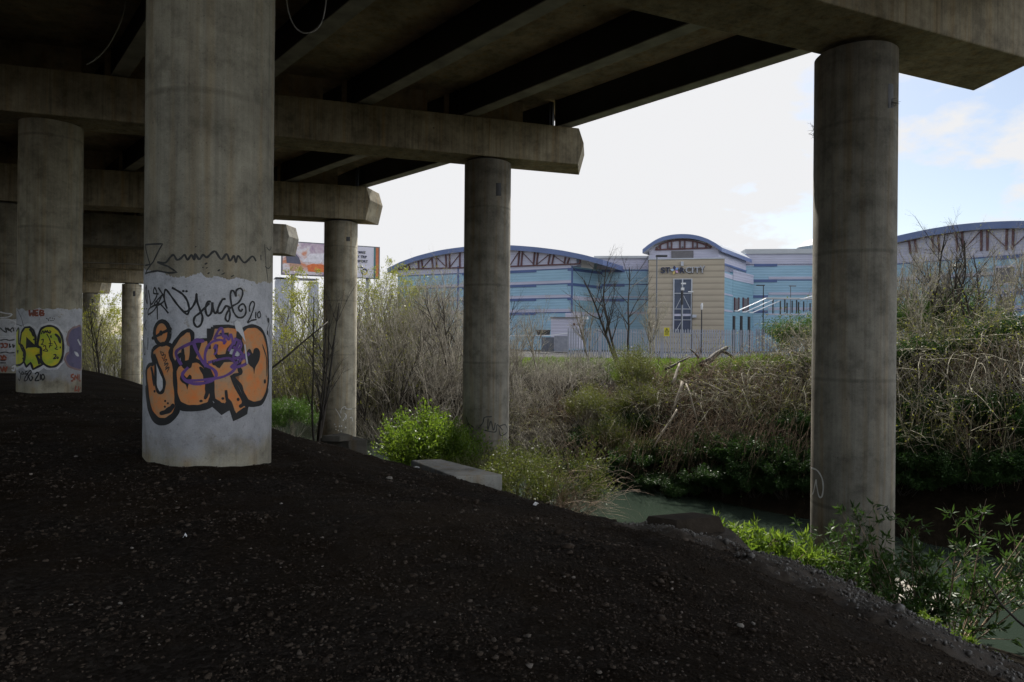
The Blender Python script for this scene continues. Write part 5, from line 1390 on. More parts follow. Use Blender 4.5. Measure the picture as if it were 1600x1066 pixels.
PT['root'] = cane_proto(44, 130, (.4, 1.8), 1.7, .9, 'bark_brown', None, 0, 0, 'dead_root_tangle', .10, -.2, -.7, .012, kidp=1.0, wob=.3)
PT['brown'] = cane_proto(45, 140, (.8, 1.8), .6, .6, 'bark_brown', None, 0, 0, 'drooping_dead_shrub', .12, .5, -.3, .006, kidp=.9)
PT['budd'] = buddleia_proto(51, leaf='leaf_shade', per=12, lsize=.12, spread=.7)
PT['budd2'] = buddleia_proto(52, 26, 1.8, leaf='leaf_shade', per=12, lsize=.12, spread=.8)
PT['budd3'] = buddleia_proto(53, 20, .9, leaf='leaf_lime', lsize=.12, per=18)
rg = random.Random(77)
def many(key, rows, cat, group):
    for q in rows:
        px, z, h, lab = q[:4]; kw = dict(q[4]) if len(q) > 4 else {}
        if key in ('hang', 'root'): kw.setdefault('rz', rg.uniform(-.6, .6))
        if key == 'hang': z += 2.1
        place(PT[key], px, z, lab, cat, group, hgt=h, rz=kw.pop('rz', rg.uniform(0, 6.28)), **kw)
G1_ = 'bare grey shrubs crowding the far bank'
many('tree_dark', [(493, 29.0, 7.6, 'dark forked bare tree standing just left of the scratched pillar')], 'tree', None)
many('tree_fence', [(976, 40, 7.6, 'bare tree with spreading dark limbs before the fence, left of the brick tower'), (776, 44, 5.2, 'dark leafless tree rising above the thicket beside the middle pillar'),
                    (1455, 26, 5.2, 'leafless dark tree right of the grey pillar, tallest against the curved roof'), (1540, 25, 4.6, 'leafless dark tree between the two louvred openings and the right edge', {'rz': 2.0}),
                    (596, 37, 7.2, 'leafless dark tree with curved limbs just right of the scratched pillar', {'rz': 1.0}), (548, 40, 7.4, 'leafless dark tree half hidden behind the scratched pillar', {'rz': 3.0}),
                    (712, 40, 6.0, 'leafless dark tree crossing the left wing of the building, left of the middle pillar', {'rz': 4.0})], 'tree', 'leafless dark trees on the far bank')
many('tree_grey', [(1465, 27, 5.0, 'pale barked bare tree behind the round lamp head'), (1425, 24, 4.4, 'pale leaning bare tree hugging the right side of the grey pillar'), (1590, 24, 4.6, 'pale bare tree at the right edge of the picture'),
                   (640, 42, 6.3, 'grey bare tree crossing the right end of the billboard gap'), (820, 36, 4.6, 'slim grey bare tree just right of the middle pillar'), (846, 38, 4.8, 'slim grey bare tree farther right of the middle pillar'),
                   (560, 44, 8.2, 'grey bare tree in front of the billboard text panel')], 'tree', 'pale leafless trees on the far bank')
many('tree_bud', [(452, 50, 9.6, 'yellow green budding tree left of the billboard beside the graffiti pillar'), (478, 56, 8.6, 'budding tree under the billboard picture'), (600, 60, 8.4, 'yellow green budding tree right of the scratched pillar'),
                  (632, 64, 8.2, 'budding tree against the left end of the building'), (545, 58, 8.0, 'budding tree beneath the billboard text'), (150, 62, 8.0, 'budding tree in the gap left of the small far pillar'),
                  (178, 78, 10.5, 'tall budding tree deep in the gap between the graffiti pillars'), (130, 85, 11, 'tall pale budding tree beside the left graffiti pillar'), (515, 66, 8.6, 'budding tree directly behind the scratched pillar'), (205, 92, 11, 'farthest budding tree behind the small far pillar')], 'tree', 'budding trees beyond the river')
many('tree_dark', [(156, 46, 5.6, 'small dark curved tree in the gap between the graffiti pillars')], 'tree', None)
pos = [(575, 40, 5.2, 'a'), (600, 41.5, 5.8, 'a'), (622, 39.5, 5.4, 'b'), (645, 40, 5.9, 'a'), (668, 38.5, 5.2, 'a'), (690, 37.5, 5.4, 'a'), (712, 36.5, 5.0, 'a'), (560, 45, 5.5, 'b'), (590, 47, 6.6, 'b'), (630, 47, 6.6, 'b'), (675, 45, 5.8, 'a'), (715, 44, 5.6, 'a'),
       (745, 36, 4.4, 'a'), (800, 32.5, 3.0, 'a'), (822, 32, 2.9, 'a'), (846, 33, 2.8, 'a'), (866, 34, 2.2, 'a'), (440, 46, 6.0, 'b'), (465, 47, 6.4, 'b'), (487, 45, 5.2, 'b'), (520, 44, 5.2, 'a'), (900, 37, 1.6, 'a'), (142, 58, 5.4, 'b'), (168, 60, 5.6, 'b'), (195, 62, 5.4, 'b'), (450, 56, 6.6, 'b'), (500, 55, 6.4, 'b'), (540, 52, 6.2, 'b'), (640, 54, 6.2, 'b'), (600, 54, 6.2, 'b'), (690, 53, 5.4, 'b'), (120, 66, 6.0, 'b'), (220, 66, 6.0, 'b')]
pos = [(a, z, h*(1.28 if z > 44 else 1.12), k) for a, z, h, k in pos]
pos += [(570, 50, 7.6, 'a'), (610, 51, 7.8, 'b'), (655, 50, 7.4, 'a'), (700, 49, 6.8, 'a'), (735, 40, 5.4, 'a'), (1410, 27, 1.5, 'a'), (1450, 28.5, 1.8, 'b'), (1545, 27.5, 1.5, 'b'), (1600, 26, 1.4, 'a')]
for px, z, h, k in pos:
    o = place(PT['thick_'+k], px, z, ('dense bare grey shrub' if k == 'a' else 'shrub of upright shoots with yellow green buds')+(' in the thicket across the river' if px < 1000 else ' behind the brambles right of the grey pillar'), 'shrub', (G1_ if k == 'a' else 'budding shrubs in the thicket')+('' if px < 1000 else ', right side'), hgt=h, rz=rg.uniform(0, 6.28))
for px, z, h in ((590, 37.2, 2.6), (625, 36.6, 2.6), (655, 35.8, 2.5), (690, 34.8, 2.3), (715, 33.8, 2.3), (800, 30.5, 2.2), (830, 29.8, 2.0), (860, 29.6, 1.8), (900, 29.0, 1.7), (560, 39.5, 2.6), (1360, 24, 2.0), (1420, 21.5, 2.3), (1470, 21, 2.4), (1525, 20.8, 2.2), (1580, 20.2, 2.2), (1620, 20, 2.2), (1290, 26, 1.7)):
    place(PT['thick_c'], px, z, 'low sprawling grey twig shrub hanging over the far side of the river', 'shrub', 'low sprawling twig shrubs at the far waterside', hgt=h, rz=rg.uniform(0, 6.28), sxy=1.15)
many('lime', [(640, 20.5, 2.5, 'bright lime green leafy bush left of the middle pillar'), (690, 20.4, 2.3, 'bright lime green leafy bush touching the foot of the middle pillar')], 'bush', 'lime green bushes by the middle pillar')
many('olive', [(795, 18.2, 2.0, 'olive green bush hiding the foot of the middle pillar'), (838, 17.2, 1.9, 'olive bush leaning to the river right of the concrete slab'), (745, 18.4, 1.45, 'small olive bush behind the concrete slab')], 'bush', 'olive bushes on the near waterside')
many('brown', [(872, 16.9, 1.15, 'dead brown bush drooping over the water beside the olive bush', {'rz': 0})], 'bush', None)
many('midg', [(455, 33.5, 2.3, 'rounded green bush left of the forked tree'), (420, 37, 2.3, 'green bush half hidden by the graffiti pillar'), (1425, 27, 2.0, 'green bushy crown right of the grey pillar'), (1475, 28, 2.9, 'tallest green bushy crown before the curved right wing'), (1530, 27.5, 1.9, 'green bush under the louvred openings'), (1258, 31, 2.4, 'green bush left of the grey pillar on the mound')], 'bush', 'green bushes beyond the river')
many('scrub', [(985, 31, 2.3, 'green scrub on top of the far bank below the fence'), (960, 28.6, 2.2, 'green scrub on the far bank slope, upper'), (1010, 28.0, 2.3, 'green scrub beside the root tangle'), (1000, 30, 2.0, 'green scrub below the bare tree')], 'shrub', 'green scrub on the far bank')
ivy = [(930, 25.6, .9), (915, 27.6, 1.1), (980, 27.0, 1.2), (965, 25.0, .9), (1010, 24.4, 1.1), (1060, 23.8, 1.2), (1050, 22.9, .8), (1105, 22.2, .9), (1150, 21.6, .9), (1200, 21.2, 1.0), (1250, 20.8, .9), (1300, 20.4, .9), (1420, 18.8, 1.0), (1480, 18.2, 1.0), (1540, 17.8, 1.0), (1600, 17.2, 1.0), (890, 26.6, .8), (850, 27.6, .8), (1230, 22.5, 1.0), (1110, 24, .8)]
for px, z, h in ivy: place(PT['dark'], px, z+1.0, 'dark ivy covered clump at the foot of the far bank beside the water', 'ivy', 'dark ivy clumps along the far waterline', hgt=h, rz=rg.uniform(0, 6.28), sxy=.9)
many('root', [(1085, 29.0, 1.1, 'brown torn root tangle on the bank top below the brick tower'), (1150, 27.6, 1.1, 'brown torn root tangle below the grassy mound'), (1215, 24.9, .9, 'brown dead root mat left of the grey pillar'), (1040, 28.6, .9, 'brown dead root mat beside the green scrub'), (900, 31, .9, 'brown dead stems under the left end of the fence'), (950, 30.5, .8, 'brown dead stems below the fence posts'), (1120, 26.0, .9, 'brown roots hanging down the middle of the far bank'), (860, 31.5, .9, 'brown dead stems right of the middle pillar')], 'root tangle', 'brown dead root tangles on the far bank')
many('hang', [(1065, 26.4, 1.0, 'pale branches hanging down from the root tangle'), (1120, 25.6, 1.0, 'pale branches trailing to the water in the middle of the far bank'), (1175, 25.0, 1.1, 'pale branches sweeping down left of the grey pillar'), (1225, 24.2, 1.1, 'pale branches sweeping down beside the grey pillar, lower'), (1260, 22.8, 1.0, 'pale budding branches reaching over the water behind the grey pillar'), (1010, 26.6, .8, 'pale branches hanging under the green scrub'), (850, 29, .9, 'pale branches arching over the water right of the middle pillar'), (1330, 24, 1.1, 'pale branches behind the grey pillar')], 'branches', 'pale branches hanging down the far bank')
br = [(1415, 22.0), (1455, 22.6), (1500, 22.2), (1545, 21.8), (1590, 21.4), (1425, 20.2), (1475, 19.8), (1520, 19.4), (1570, 19.0), (1615, 18.6), (1440, 24.0), (1490, 24.4), (1550, 23.6), (1600, 23), (1240, 23.6), (1200, 24.4), (1640, 20)]
for i, (px, z) in enumerate(br):
    hb_ = .65 if z > 22.7 and px > 1380 else 1.05
    place(PT['bramble' if i % 2 else 'bramble2'], px, z, 'mound of arching pale bramble canes with yellow green buds right of the grey pillar' if px > 1380 else 'mound of arching pale bramble canes left of the grey pillar', 'bramble', 'bramble mounds right of the pillar' if px > 1380 else 'bramble mounds left of the pillar', hgt=hb_, rz=rg.uniform(0, 6.28))
# near waterside, in front of the tall grey pillar
many('budd3', [(1140, 10.6, .8, 'bright green leafy shoots behind the manhole block'), (1180, 10.8, .85, 'bright green leafy shoots left of the grey pillar'), (1225, 11.0, .9, 'bright green leafy shoots touching the left side of the grey pillar'), (1440, 7.9, .28, 'bright green sprig at the right end of the spoil mound'), (1500, 7.4, .26, 'bright green sprig near the lower right corner of the picture'), (1560, 7.2, .2, 'low green sprig at the bottom right edge')], 'shrub', None)
many('budd', [(1300, 10.9, 1.5, 'leafy shrub in front of the grey pillar, left side'), (1255, 11.4, 1.1, 'leafy shrub peeping from behind the left edge of the grey pillar')], 'shrub', None)
many('budd2', [(1420, 11.6, 2.2, 'dark leafy shrub beside the right edge of the grey pillar'), (1480, 11.8, 2.5, 'tall dark leafy shrub over the water right of the grey pillar')], 'shrub', None)
for px, z, h in ((835, 33.5, 1.5), (870, 35, 1.3), (905, 34, 1.2), (940, 34.5, 1.1), (890, 38, 1.2), (925, 39, 1.0), (820, 37, 2.0), (965, 36, .9), (1000, 35, .8)):
    place(PT['thick_c'], px, z, 'low brown grey twig shrub on the bank top under the left end of the fence', 'shrub', 'low twig shrubs on the bank top', hgt=h, rz=rg.uniform(0, 6.28), sxy=1.0)
for px, z, h in ((1405, 28, 4.6), (1438, 29, 5.4), (1490, 27, 5.2), (1548, 27, 4.8), (1592, 28, 5.2)):
    place(PT['tree_grey'], px, z, 'slender pale bare tree in the row before the curved right wing of the building', 'tree', 'slender bare trees before the right wing', hgt=h, rz=rg.uniform(0, 6.28))
for px, z, h in ((585, 43, 8.2), (665, 42, 7.6), (690, 46, 8.2), (925, 41, 5.2), (1010, 42, 5.4), (805, 34, 5.0)):
    place(PT['tree_grey'], px, z, 'slender pale bare tree standing in the thicket before the '+('left wing' if px < 900 else 'link wall')+' of the building', 'tree', 'slender bare trees before the left wing' if px < 900 else 'slender bare trees before the link wall', hgt=h, rz=rg.uniform(0, 6.28))
# dark undergrowth low on the right-hand bank
for px, z, h in ((1405, 20.5, 1.5), (1450, 20.8, 1.6), (1495, 20.2, 1.5), (1540, 19.8, 1.6), (1585, 19.2, 1.5), (1630, 18.6, 1.5), (1240, 22.0, 1.4), (1195, 22.8, 1.3), (1150, 23.4, 1.3), (1300, 22.2, 1.4), (1350, 21.4, 1.4), (1430, 22.6, 1.4), (1520, 22.2, 1.4), (1600, 21.6, 1.4), (1090, 24.6, 1.2), (1030, 25.6, 1.0)):
    place(PT['dark'], px, z, 'dark ivy clump among the brambles on the steep far bank', 'ivy', 'dark ivy clumps on the steep far bank', hgt=h, rz=rg.uniform(0, 6.28), sxy=1.0)
rng_g = np.random.default_rng(99)
# grass on the bank top --------------------------------------------
def grass_strip(n, xr, yr, seed, cond, hmin=.10, hmax=.28):
    rng = np.random.default_rng(seed); x = rng.uniform(*xr, n); y = rng.uniform(*yr, n)
    k = cond(x, y) & (vnoise(x*.9, y*.9, 5)+.35*rng.random(n) > .45); x, y = x[k], y[k]; n = len(x)
    z = ground_h(x, y)-.02; h = rng.uniform(hmin, hmax, n)*(1+1.2*(vnoise(x*.7, y*.7, 9) > .6)); a = rng.uniform(0, 2*math.pi, n); w_ = rng.uniform(.02, .045, n)
    lean = rng.normal(0, .35, (n, 2))*h[:, None]
    P0 = np.stack([x-np.cos(a)*w_, y-np.sin(a)*w_, z], 1); P1 = np.stack([x+np.cos(a)*w_, y+np.sin(a)*w_, z], 1); P2 = np.stack([x+lean[:, 0], y+lean[:, 1], z+h], 1)
    return np.stack([P0, P1, P2], 1).reshape(-1, 3), np.arange(3*n).reshape(n, 3)
V, Fc = grass_strip(70000, (-8, 34), (22, 57.5), 7, lambda x, y: (dcoord(x, y) < -11.2) & (rng_g.random(len(x)) < .35+.65*ss(2, 12, x)), .05, .15)
V2, F2 = grass_strip(60000, (5, 17), (25.5, 36), 8, lambda x, y: dcoord(x, y) < -11.4, .12, .32); Fc = np.concatenate([Fc, F2+len(V)]); V = np.concatenate([V, V2])
gr = make_mesh('grass', V, Fc, M['grass']); tag(gr, 'bright green grass along the top of the far bank below the fence', 'grass', kind='stuff')
# dry litter and small twigs over the far bank face
rng = np.random.default_rng(12); n = 22000
x = rng.uniform(-14, 20, n); y = rng.uniform(16, 48, n); d_ = dcoord(x, y); k = (d_ < -8.2) & (d_ > -12.5); x, y = x[k], y[k]
P0 = np.stack([x, y, ground_h(x, y)], 1); v = rng.normal(0, 1, (len(x), 3)); v[:, 2] = np.abs(v[:, 2])*.5; v /= np.linalg.norm(v, axis=1, keepdims=True)
v *= rng.uniform(.15, .6, (len(x), 1)); segs = [(Vector(a), Vector(a+b), .007, .004) for a, b in zip(P0, v)]
V, Fc = seg_mesh(segs); lt = make_mesh('bank_litter', V, Fc, M['bark_grey']); tag(lt, 'dead twigs and stalks littering the slope of the far bank', 'twig litter', kind='stuff')
# gravel on the near ground ----------------------------------------
def pebbles(n, xr, yr, seed, size, sigma, mat, cond, clump=.5, squash=.6):
    rng = np.random.default_rng(seed); bm = bmesh.new(); bmesh.ops.create_icosphere(bm, subdivisions=1, radius=1)
    U = np.array([v.co[:] for v in bm.verts]); T = np.array([[v.index for v in f.verts] for f in bm.faces]); bm.free()
    yy = yr[0]*(yr[1]/yr[0])**rng.random(n); x = (xr[0]+(xr[1]-xr[0])*rng.random(n))*yy; y = yy
    k = cond(x, y) & (vnoise(x*1.3, y*1.3, 41)*.6+vnoise(x*4, y*4, 43)*.4+rng.random(n)*.35 > clump); x, y = x[k], y[k]; n = len(x)
    s_ = size*np.exp(rng.normal(0, sigma, n))*(.6+.09*y)
    sc_ = s_[:, None]*rng.uniform(.6, 1.3, (n, 3)); sc_[:, 2] *= squash
    D_ = U[None]*rng.uniform(.6, 1.25, (n, len(U), 1)); P = D_*sc_[:, None]
    a = rng.uniform(0, 6.28, n); ca, sa = np.cos(a)[:, None], np.sin(a)[:, None]
    Q = np.stack([P[..., 0]*ca-P[..., 1]*sa, P[..., 0]*sa+P[..., 1]*ca, P[..., 2]], 2)
    Q += np.stack([x, y, ground_h(x, y)+s_*.18], 1)[:, None]
    return Q.reshape(-1, 3), (T[None]+(np.arange(n)*len(U))[:, None, None]).reshape(-1, 3)
nearside = lambda x, y: (dcoord(x, y) > 3.5) & (np.hypot(x-COL['M'][0], y-COL['M'][1]) > .8)
V, Fc = pebbles(120000, (-.95, .95), (1.9, 19), 3, .0054, .55, None, nearside, .60)
g_ = make_mesh('gravel', V, Fc, M['gravelmix'], smooth=False); tag(g_, 'dark gravel and small stones scattered over the soil under the bridge', 'gravel', kind='stuff')
V, Fc = pebbles(50, (-.85, .8), (2.4, 12), 9, .013, .5, None, nearside, .2)
g_ = make_mesh('pale_stones', V, Fc, M['pebble_pale'], smooth=False); tag(g_, 'odd pale stones lying on the dark soil', 'stones', kind='stuff')
# apron of dried cement and stones below the manhole
M['apron'] = simple('cemented_gravel', (.055, .044, .034), .7, 0, .55, 9, .9, .15)
ds = np.linspace(5.0, 9.6, 90); sv = np.linspace(-6.2, -.6, 130)
DD, SS = np.meshgrid(ds, sv); XX = 6.76-.76*DD-.65*SS; YY = 13.53-.65*DD+.76*SS
ed = ss(5.1, 6.0, DD)*ss(8.7, 8.0, DD+.35*np.sin(SS*2.2)-.1*SS+1.6*fbm(XX*1.7, YY*1.7, 4, 77))*ss(-6.1, -4.9, SS)*ss(-.7, -1.5, SS)
ZZ = ground_h(XX, YY)-.06+ed*(.16+.05*fbm(XX*1.4, YY*1.4, 3, 61)+.03*fbm(XX*9, YY*9, 3, 62))
V = np.stack([XX.ravel(), YY.ravel(), ZZ.ravel()], 1); nx_ = len(ds); ii = (np.arange(len(sv)-1)[:, None]*nx_+np.arange(nx_-1)[None]).ravel()
ap = make_mesh('gravel_apron', V, np.stack([ii, ii+1, ii+1+nx_, ii+nx_], 1), M['apron'], smooth=True); ap['kind'] = 'structure'
rng = np.random.default_rng(5); k = rng.integers(0, len(V), 11000); k = k[ed.ravel()[k] > .45]
bm = bmesh.new(); bmesh.ops.create_icosphere(bm, subdivisions=1, radius=1); U = np.array([v.co[:] for v in bm.verts]); T = np.array([[v.index for v in f.verts] for f in bm.faces]); bm.free()
Cn = V[k]+np.stack([rng.normal(0, .03, len(k)), rng.normal(0, .03, len(k)), np.full(len(k), .004)], 1); sz = .009*np.exp(rng.normal(0, .5, len(k)))
Q = U[None]*sz[:, None, None]*rng.uniform(.6, 1.3, (len(k), 1, 3))*rng.uniform(.8, 1.15, (len(k), len(U), 1))+Cn[:, None]
o = make_mesh('apron_stones', Q.reshape(-1, 3), (T[None]+(np.arange(len(k))*len(U))[:, None, None]).reshape(-1, 3), simple('wet_grey_stone', (.10, .092, .082), .45, 0, .5, 30, 0, .4))
tag(o, 'grey stones set in the cemented apron below the manhole block', 'stones', kind='stuff')
# manhole block
mh = empty('manhole_block', atz(1067, 828, 7.9), 'dark square concrete manhole block on a cement collar at the top of the river bank', 'manhole')
b0 = [atz(1004, 829, 7.7), atz(1128, 829, 7.55), atz(1128, 822, 8.5), atz(1010, 822, 8.6)]
def quadblock(m, pxs, zs, hb, ht, grow=1.0):
    P = []
    c = np.mean([atz(*p, z)[:2] for p, z in zip(pxs, zs)], 0)
    for h, g in ((hb, grow), (ht, 1.0)):
        for p, z in zip(pxs, zs):
            q = np.array(atz(*p, z)[:2]); q = c+(q-c)*g; P.append((q[0], q[1], h))
    return m.hexa(P)
HM = -1.99; q_ = []
for px, py in ((1013, 806.5), (1058, 813), (1124, 807), (1084, 800.5)):
    u, v = un(px, py); z = HM/v; q_.append((u*z, z))
c_ = np.mean(q_, 0); mx_, my_ = c_; htop = HM; P = []
for h, g in ((HM-.20, 1.2), (HM-.04, 1.05), (HM, 1.0)):
    for q in q_: w_ = c_+(np.array(q)-c_)*g; P.append((w_[0], w_[1], h))
m_ = MB(); m_.add(P, [(3, 2, 1, 0), (8, 9, 10, 11)]+[(a+i, a+(i+1) % 4, a+4+(i+1) % 4, a+4+i) for a in (0, 4) for i in range(4)])
m_.build('block', simple('dark_block_concrete', (.045, .036, .028), .9, 0, .45, 6, .8, .1), mh)  # dark base tone for the whole block
V, Fc = cyl(mx_, my_, htop-.55, htop-.17, .72, 40, bevel=.16); make_mesh('collar', V, Fc, M['apron'], mh)
# concrete slab near the middle pillar
sl = empty('concrete_slab', atz(715, 745, 12.9), 'pale broken concrete slab lying sunlit before the lime green bush', 'concrete slab')
m_ = MB(); P = []
T4 = [(642, 719), (709, 744.5), (785, 741.5), (689, 717.5)]
for dh in (-.30, 0):
    for p in T4: u, v = un(*p); z = -2.45/v; P.append((u*z, z, -2.45+dh))
m_.hexa(P[:4][::1]+P[4:]); ob = m_.build('slab', concrete('pale_slab_concrete', (.46, .45, .41), (.22, .21, .19), rings=False, streak=.2), sl)
md = ob.modifiers.new('bevel', 'BEVEL'); md.width = .02; md.segments = 2
ft = empty('footing_block', atz(535, 690, 16.5), 'dark stepped concrete footing at the foot of the scratched pillar', 'footing')
dk = concrete('dark_footing_concrete', (.14, .13, .11), (.06, .055, .045), rings=False, streak=.3)
def topquad(pts, h, th, nm, par, mat):
    m_ = MB(); P = []
    for dh in (-th, 0):
        for p in pts: u, v = un(*p); z = h/v; P.append((u*z, z, h+dh))
    ob = m_.hexa(P).build(nm, mat, par); md = ob.modifiers.new('bevel', 'BEVEL'); md.width = .02; md.segments = 2; return ob
topquad([(500, 684), (545, 688), (574, 686.5), (545, 680)], -2.42, .5, 'step', ft, dk)
topquad([(503, 681), (531, 681.5), (551, 680), (535, 676)], -2.30, .14, 'cap', ft, dk)
# round pile cap in the water under the tall grey pillar
V, Fc = cyl(6.9, 13.3, -6.2, -4.86, 1.55, 64, bevel=.05)
cap = empty('pile_cap', (6.9, 13.3, -6.2), 'pale round concrete base at the waterline under the tall grey pillar', 'pile cap')
make_mesh('cap', V, Fc, concrete('pile_cap_concrete', (.45, .43, .38), (.2, .19, .16), rings=False), cap)
# fallen logs and litter
def log(px0, py0, z0, px1, py1, z1, r, label, mat='bark_grey', nm='fallen_log'):
    a, b = Vector(atz(px0, py0, z0)), Vector(atz(px1, py1, z1)); m_ = MB()
    mid = (a+b)/2+Vector((r*.3, 0, r*.35)); o = m_.tube([a, a.lerp(mid, .5)+Vector((r*.5, 0, -r*.2)), mid, mid.lerp(b, .5), b], [r, r*1.1, r*.9, r*.8, r*.55], 9).build(nm, M[mat], smooth=True)
    return tag(o, label, 'log')
M['bark_log'] = simple('bleached_log', (.22, .185, .14), .8, 0, .3, 5, .6)
log(1050, 600, 26.4, 1062, 568, 27.4, .06, 'bleached branch stub standing out of the root tangle', 'bark_log')
log(1096, 570, 28.6, 1136, 543, 29.6, .13, 'thick dark uprooted stump leaning over the bank top', 'bark_dark')
log(1233, 549, 27.0, 1262, 561, 26.4, .08, 'bleached log lying on the grassy mound left of the grey pillar', 'bark_log')
log(1066, 597, 25.6, 1052, 640, 24.8, .06, 'bleached root bending down from the bank edge', 'bark_log')
log(1098, 598, 25.6, 1140, 618, 24.8, .05, 'bleached root slanting right below the root tangle', 'bark_log')
log(1160, 584, 25.6, 1163, 606, 25.2, .06, 'short bleached upright stub in the brown roots', 'bark_log')
log(1040, 577, 28.0, 1078, 558, 28.6, .05, 'thin dark branch poking up from the bank top', 'bark_dark', 'fallen_branch')
log(1072, 600, 25.3, 1090, 660, 24.0, .035, 'thin pale root hanging straight down the middle of the far bank', 'bark_log')
log(1058, 640, 24.6, 1020, 700, 23.8, .035, 'long pale root curving left towards the water', 'bark_log')
log(1128, 548, 29.4, 1150, 562, 29.0, .07, 'dark broken branch end pointing right on the bank top', 'bark_dark', 'fallen_branch')
log(1092, 560, 28.8, 1078, 545, 29.0, .04, 'small dark snag sticking up left of the stump', 'bark_dark', 'fallen_branch')
log(424, 576, 22, 512, 503, 24, .032, 'dark leaning bough crossing between the graffiti pillar and scratched pillar', 'bark_dark', 'leaning_bough')
log(640, 668, 33.5, 700, 640, 33, .05, 'pale fallen bough in the thicket left of the middle pillar', 'bark_log')
log(690, 570, 40, 640, 600, 39.5, .05, 'pale bough sloping through the grey thicket', 'bark_log')
for i, (px, py, z) in enumerate(((1600-60, 1025, 6.4),)): pass
a_ = tag(MB().tube([atz(1540, 905, 9.5), atz(1565, 945, 9.0), atz(1590, 970, 8.6), atz(1640, 1010, 8.2)], [.012, .014, .016, .018], 6).build('arching_stem', M['bark_dark']), 'single dark stem arching in from the right edge over the water', 'stem')
# litter on the soil
def scrap(px, py, z, w_, h_, rot, label, nm='litter_scrap', mat='chalk'):
    u, v = un(px, py); x, y = u*z, z; hh_ = gh(x, y)+.012; m_ = MB()
    ca, sa = math.cos(rot), math.sin(rot)
    P = [(x+ca*a-sa*b, y+sa*a+ca*b, hh_+c) for a, b, c in ((-w_, -h_, 0), (w_*.2, -h_*.7, .02), (w_, -h_*.4, .004), (w_*.8, h_, .012), (-.1*w_, h_*.7, .03), (-w_, h_, .005))]
    m_.add(P+[(p[0], p[1], p[2]-.004) for p in P], [(0, 1, 2, 3, 4, 5), (11, 10, 9, 8, 7, 6)]+[(i, 6+i, 6+(i+1) % 6, (i+1) % 6) for i in range(6)])
    return tag(m_.build(nm, M[mat]), label, 'litter')
def zfor(px, py):
    u, v = un(px, py)
    for z in np.arange(1.8, 30, .05):
        if v*z < gh(u*z, z): return z
    return 12
for px, py, w_, h_, r_, lb in ((650, 728, .07, .03, .4, 'pale scrap of litter beside the left end of the concrete slab'), (838, 792, .04, .02, 1, 'small pale scrap near the crest below the olive bush'),
                             (289, 842, .012, .008, 0, 'tiny white chip on the soil in front of the graffiti pillar')):
    scrap(px, py, zfor(px, py), w_, h_, r_, lb)
# old nest twigs in the slot of the tall grey pillar
P = Plant(91)
for i in range(26):
    c = Vector(atz(1393, 160+P.rng.uniform(-6, 8), 12.82)); P.grow(c, Vector((P.rng.gauss(.5, .6), -.5, P.rng.gauss(-.1, .5))).normalized(), P.rng.uniform(.06, .16), .004, 0, .04, .3, -.05, ())
V, Fc = seg_mesh(P.seg); tag(make_mesh('bird_nest', V, Fc, M['bark_dark']), 'untidy twig nest stuck in the slot near the top of the tall grey pillar', 'nest')
P = Plant(92)
for i in range(16):
    c = Vector(atz(1271, 208+P.rng.uniform(-12, 8), 13.4)); P.grow(c, Vector((P.rng.gauss(-.6, .4), -.3, P.rng.gauss(0, .6))).normalized(), P.rng.uniform(.06, .18), .004, 0, .04, .3, -.05, ())
V, Fc = seg_mesh(P.seg); tag(make_mesh('bird_nest', V, Fc, M['bark_dark']), 'small twig nest clinging to the left edge of the tall grey pillar', 'nest')
# more scrub and brambles giving the far bank its tangled face
many('scrub', [(925, 29.5, 2.2, 'green scrub at the left of the far bank slope'), (975, 27.2, 2.0, 'green scrub halfway down the far bank left of the hanging branches'), (1000, 25.8, 1.6, 'green scrub just above the ivy at the waterside')], 'shrub', 'green scrub on the far bank')
many('hang', [(1145, 23.9, 1.1, 'pale branches sweeping to the water right of the root tangle'), (1200, 23.2, 1.1, 'pale budding branches fanning over the water left of the grey pillar'), (1245, 24.6, 1.2, 'pale budding branches high beside the left edge of the grey pillar'), 
              (1430, 20.4, 1.2, 'pale branches hanging right of the grey pillar above dark ivy'), (1500, 20.0, 1.2, 'pale branches hanging over the dark hollow at the right'), (1580, 19.4, 1.2, 'pale branches hanging near the right edge of the picture'), (880, 28.8, .9, 'pale branches sprawling above the brown dead bush'), (815, 30.6, .9, 'pale branches sprawling right beside the middle pillar')], 'branches', 'pale branches hanging down the far bank')
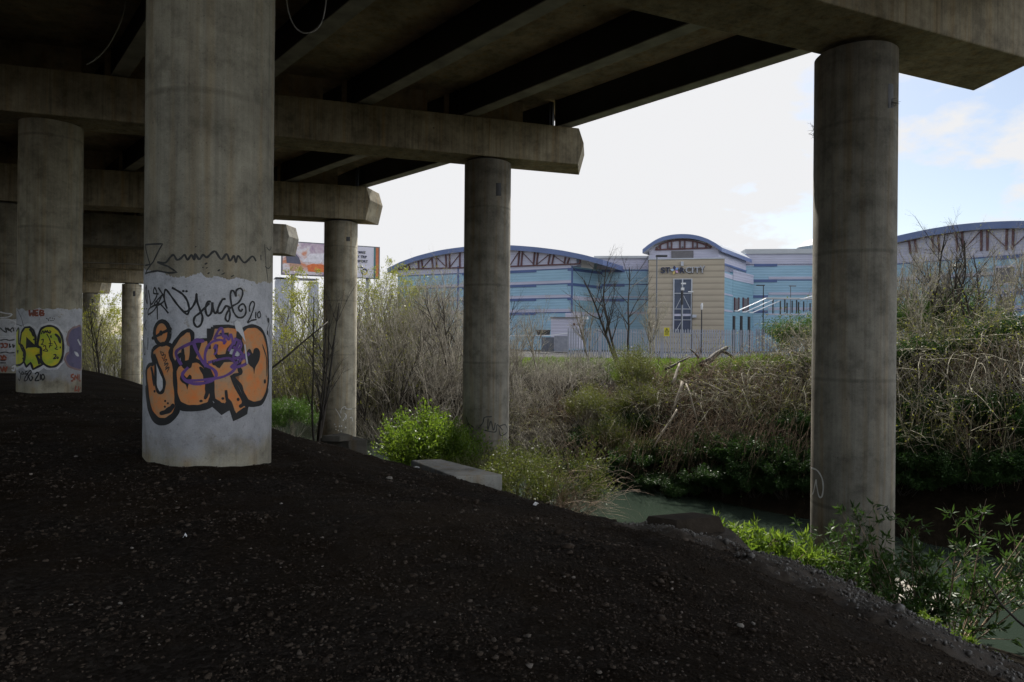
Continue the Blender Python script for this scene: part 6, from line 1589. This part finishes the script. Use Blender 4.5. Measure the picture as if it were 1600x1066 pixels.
for px, z, h in ((1405, 19.6, .9), (1460, 19.2, 1.0), (1520, 18.8, .9), (1585, 18.4, 1.0)):
    place(PT['dark'], px, z, 'dark ivy clump low on the far bank right of the grey pillar', 'ivy', 'dark ivy clumps low on the right of the far bank', hgt=h, rz=rg.uniform(0, 6.28), sxy=.9)
many('root', [(1130, 24.4, .9, 'brown roots matted halfway down the far bank'), (1075, 25.6, .9, 'brown roots matted right of the green scrub'), (1190, 23.6, .9, 'brown roots matted low on the bank left of the grey pillar'), (985, 29.5, .8, 'brown stems poking through the green scrub')], 'root tangle', 'brown dead root tangles on the far bank')
# curtain of stems and ivy reaching down to the far waterline
P = Plant(61); rng_c = np.random.default_rng(61)
for i in range(70):
    a = Vector((P.rng.uniform(-1.5, 1.5), P.rng.uniform(-.5, .5), P.rng.uniform(.9, 2.1)))
    P.grow(a, Vector((P.rng.gauss(-.1, .35), P.rng.gauss(-.45, .25), -1)).normalized(), P.rng.uniform(.6, 1.9), P.rng.uniform(.004, .012), 1, .14, .16, -.07, (3,), (.3, .8), .4)
C_, D_ = tips_arr(P.tips, rng_c, .18, 1, .02)
PT['curtain'] = proto('trailing_stems', 1.0, [('stems', seg_mesh(P.seg, 3), M['bark_brown']), ('leaves', leaf_mesh(C_, D_, .06, .6, rng_c), M['leaf_shade'])])
many('curtain', [(px, z, 1.0, 'brown stems trailing to the water along the foot of the far bank') for px, z in ((900, 27.0), (940, 26.3), (985, 25.6), (1025, 24.9), (1070, 24.2), (1110, 23.7), (1150, 23.1), (1195, 22.6), (1240, 22.0), (1285, 21.4), (1430, 19.6), (1590, 18.4), (1130, 25.5), (1060, 26.4), (1210, 24.6), (1440, 21.0), (1530, 20.4), (1590, 20.0))], 'trailing stems', 'brown stems trailing down to the far waterline')
for px, z, h in ((950, 25.2, .7), (1000, 24.5, .8), (1065, 23.4, .8), (1125, 22.6, .8), (1180, 21.9, .8), (1235, 21.2, .8), (1290, 20.6, .8), (870, 27.3, .7)):
    place(PT['dark'], px, z, 'small dark ivy clump dipping into the water at the far bank', 'ivy', 'small ivy clumps dipping into the water', hgt=h, rz=rg.uniform(0, 6.28), sxy=.6)
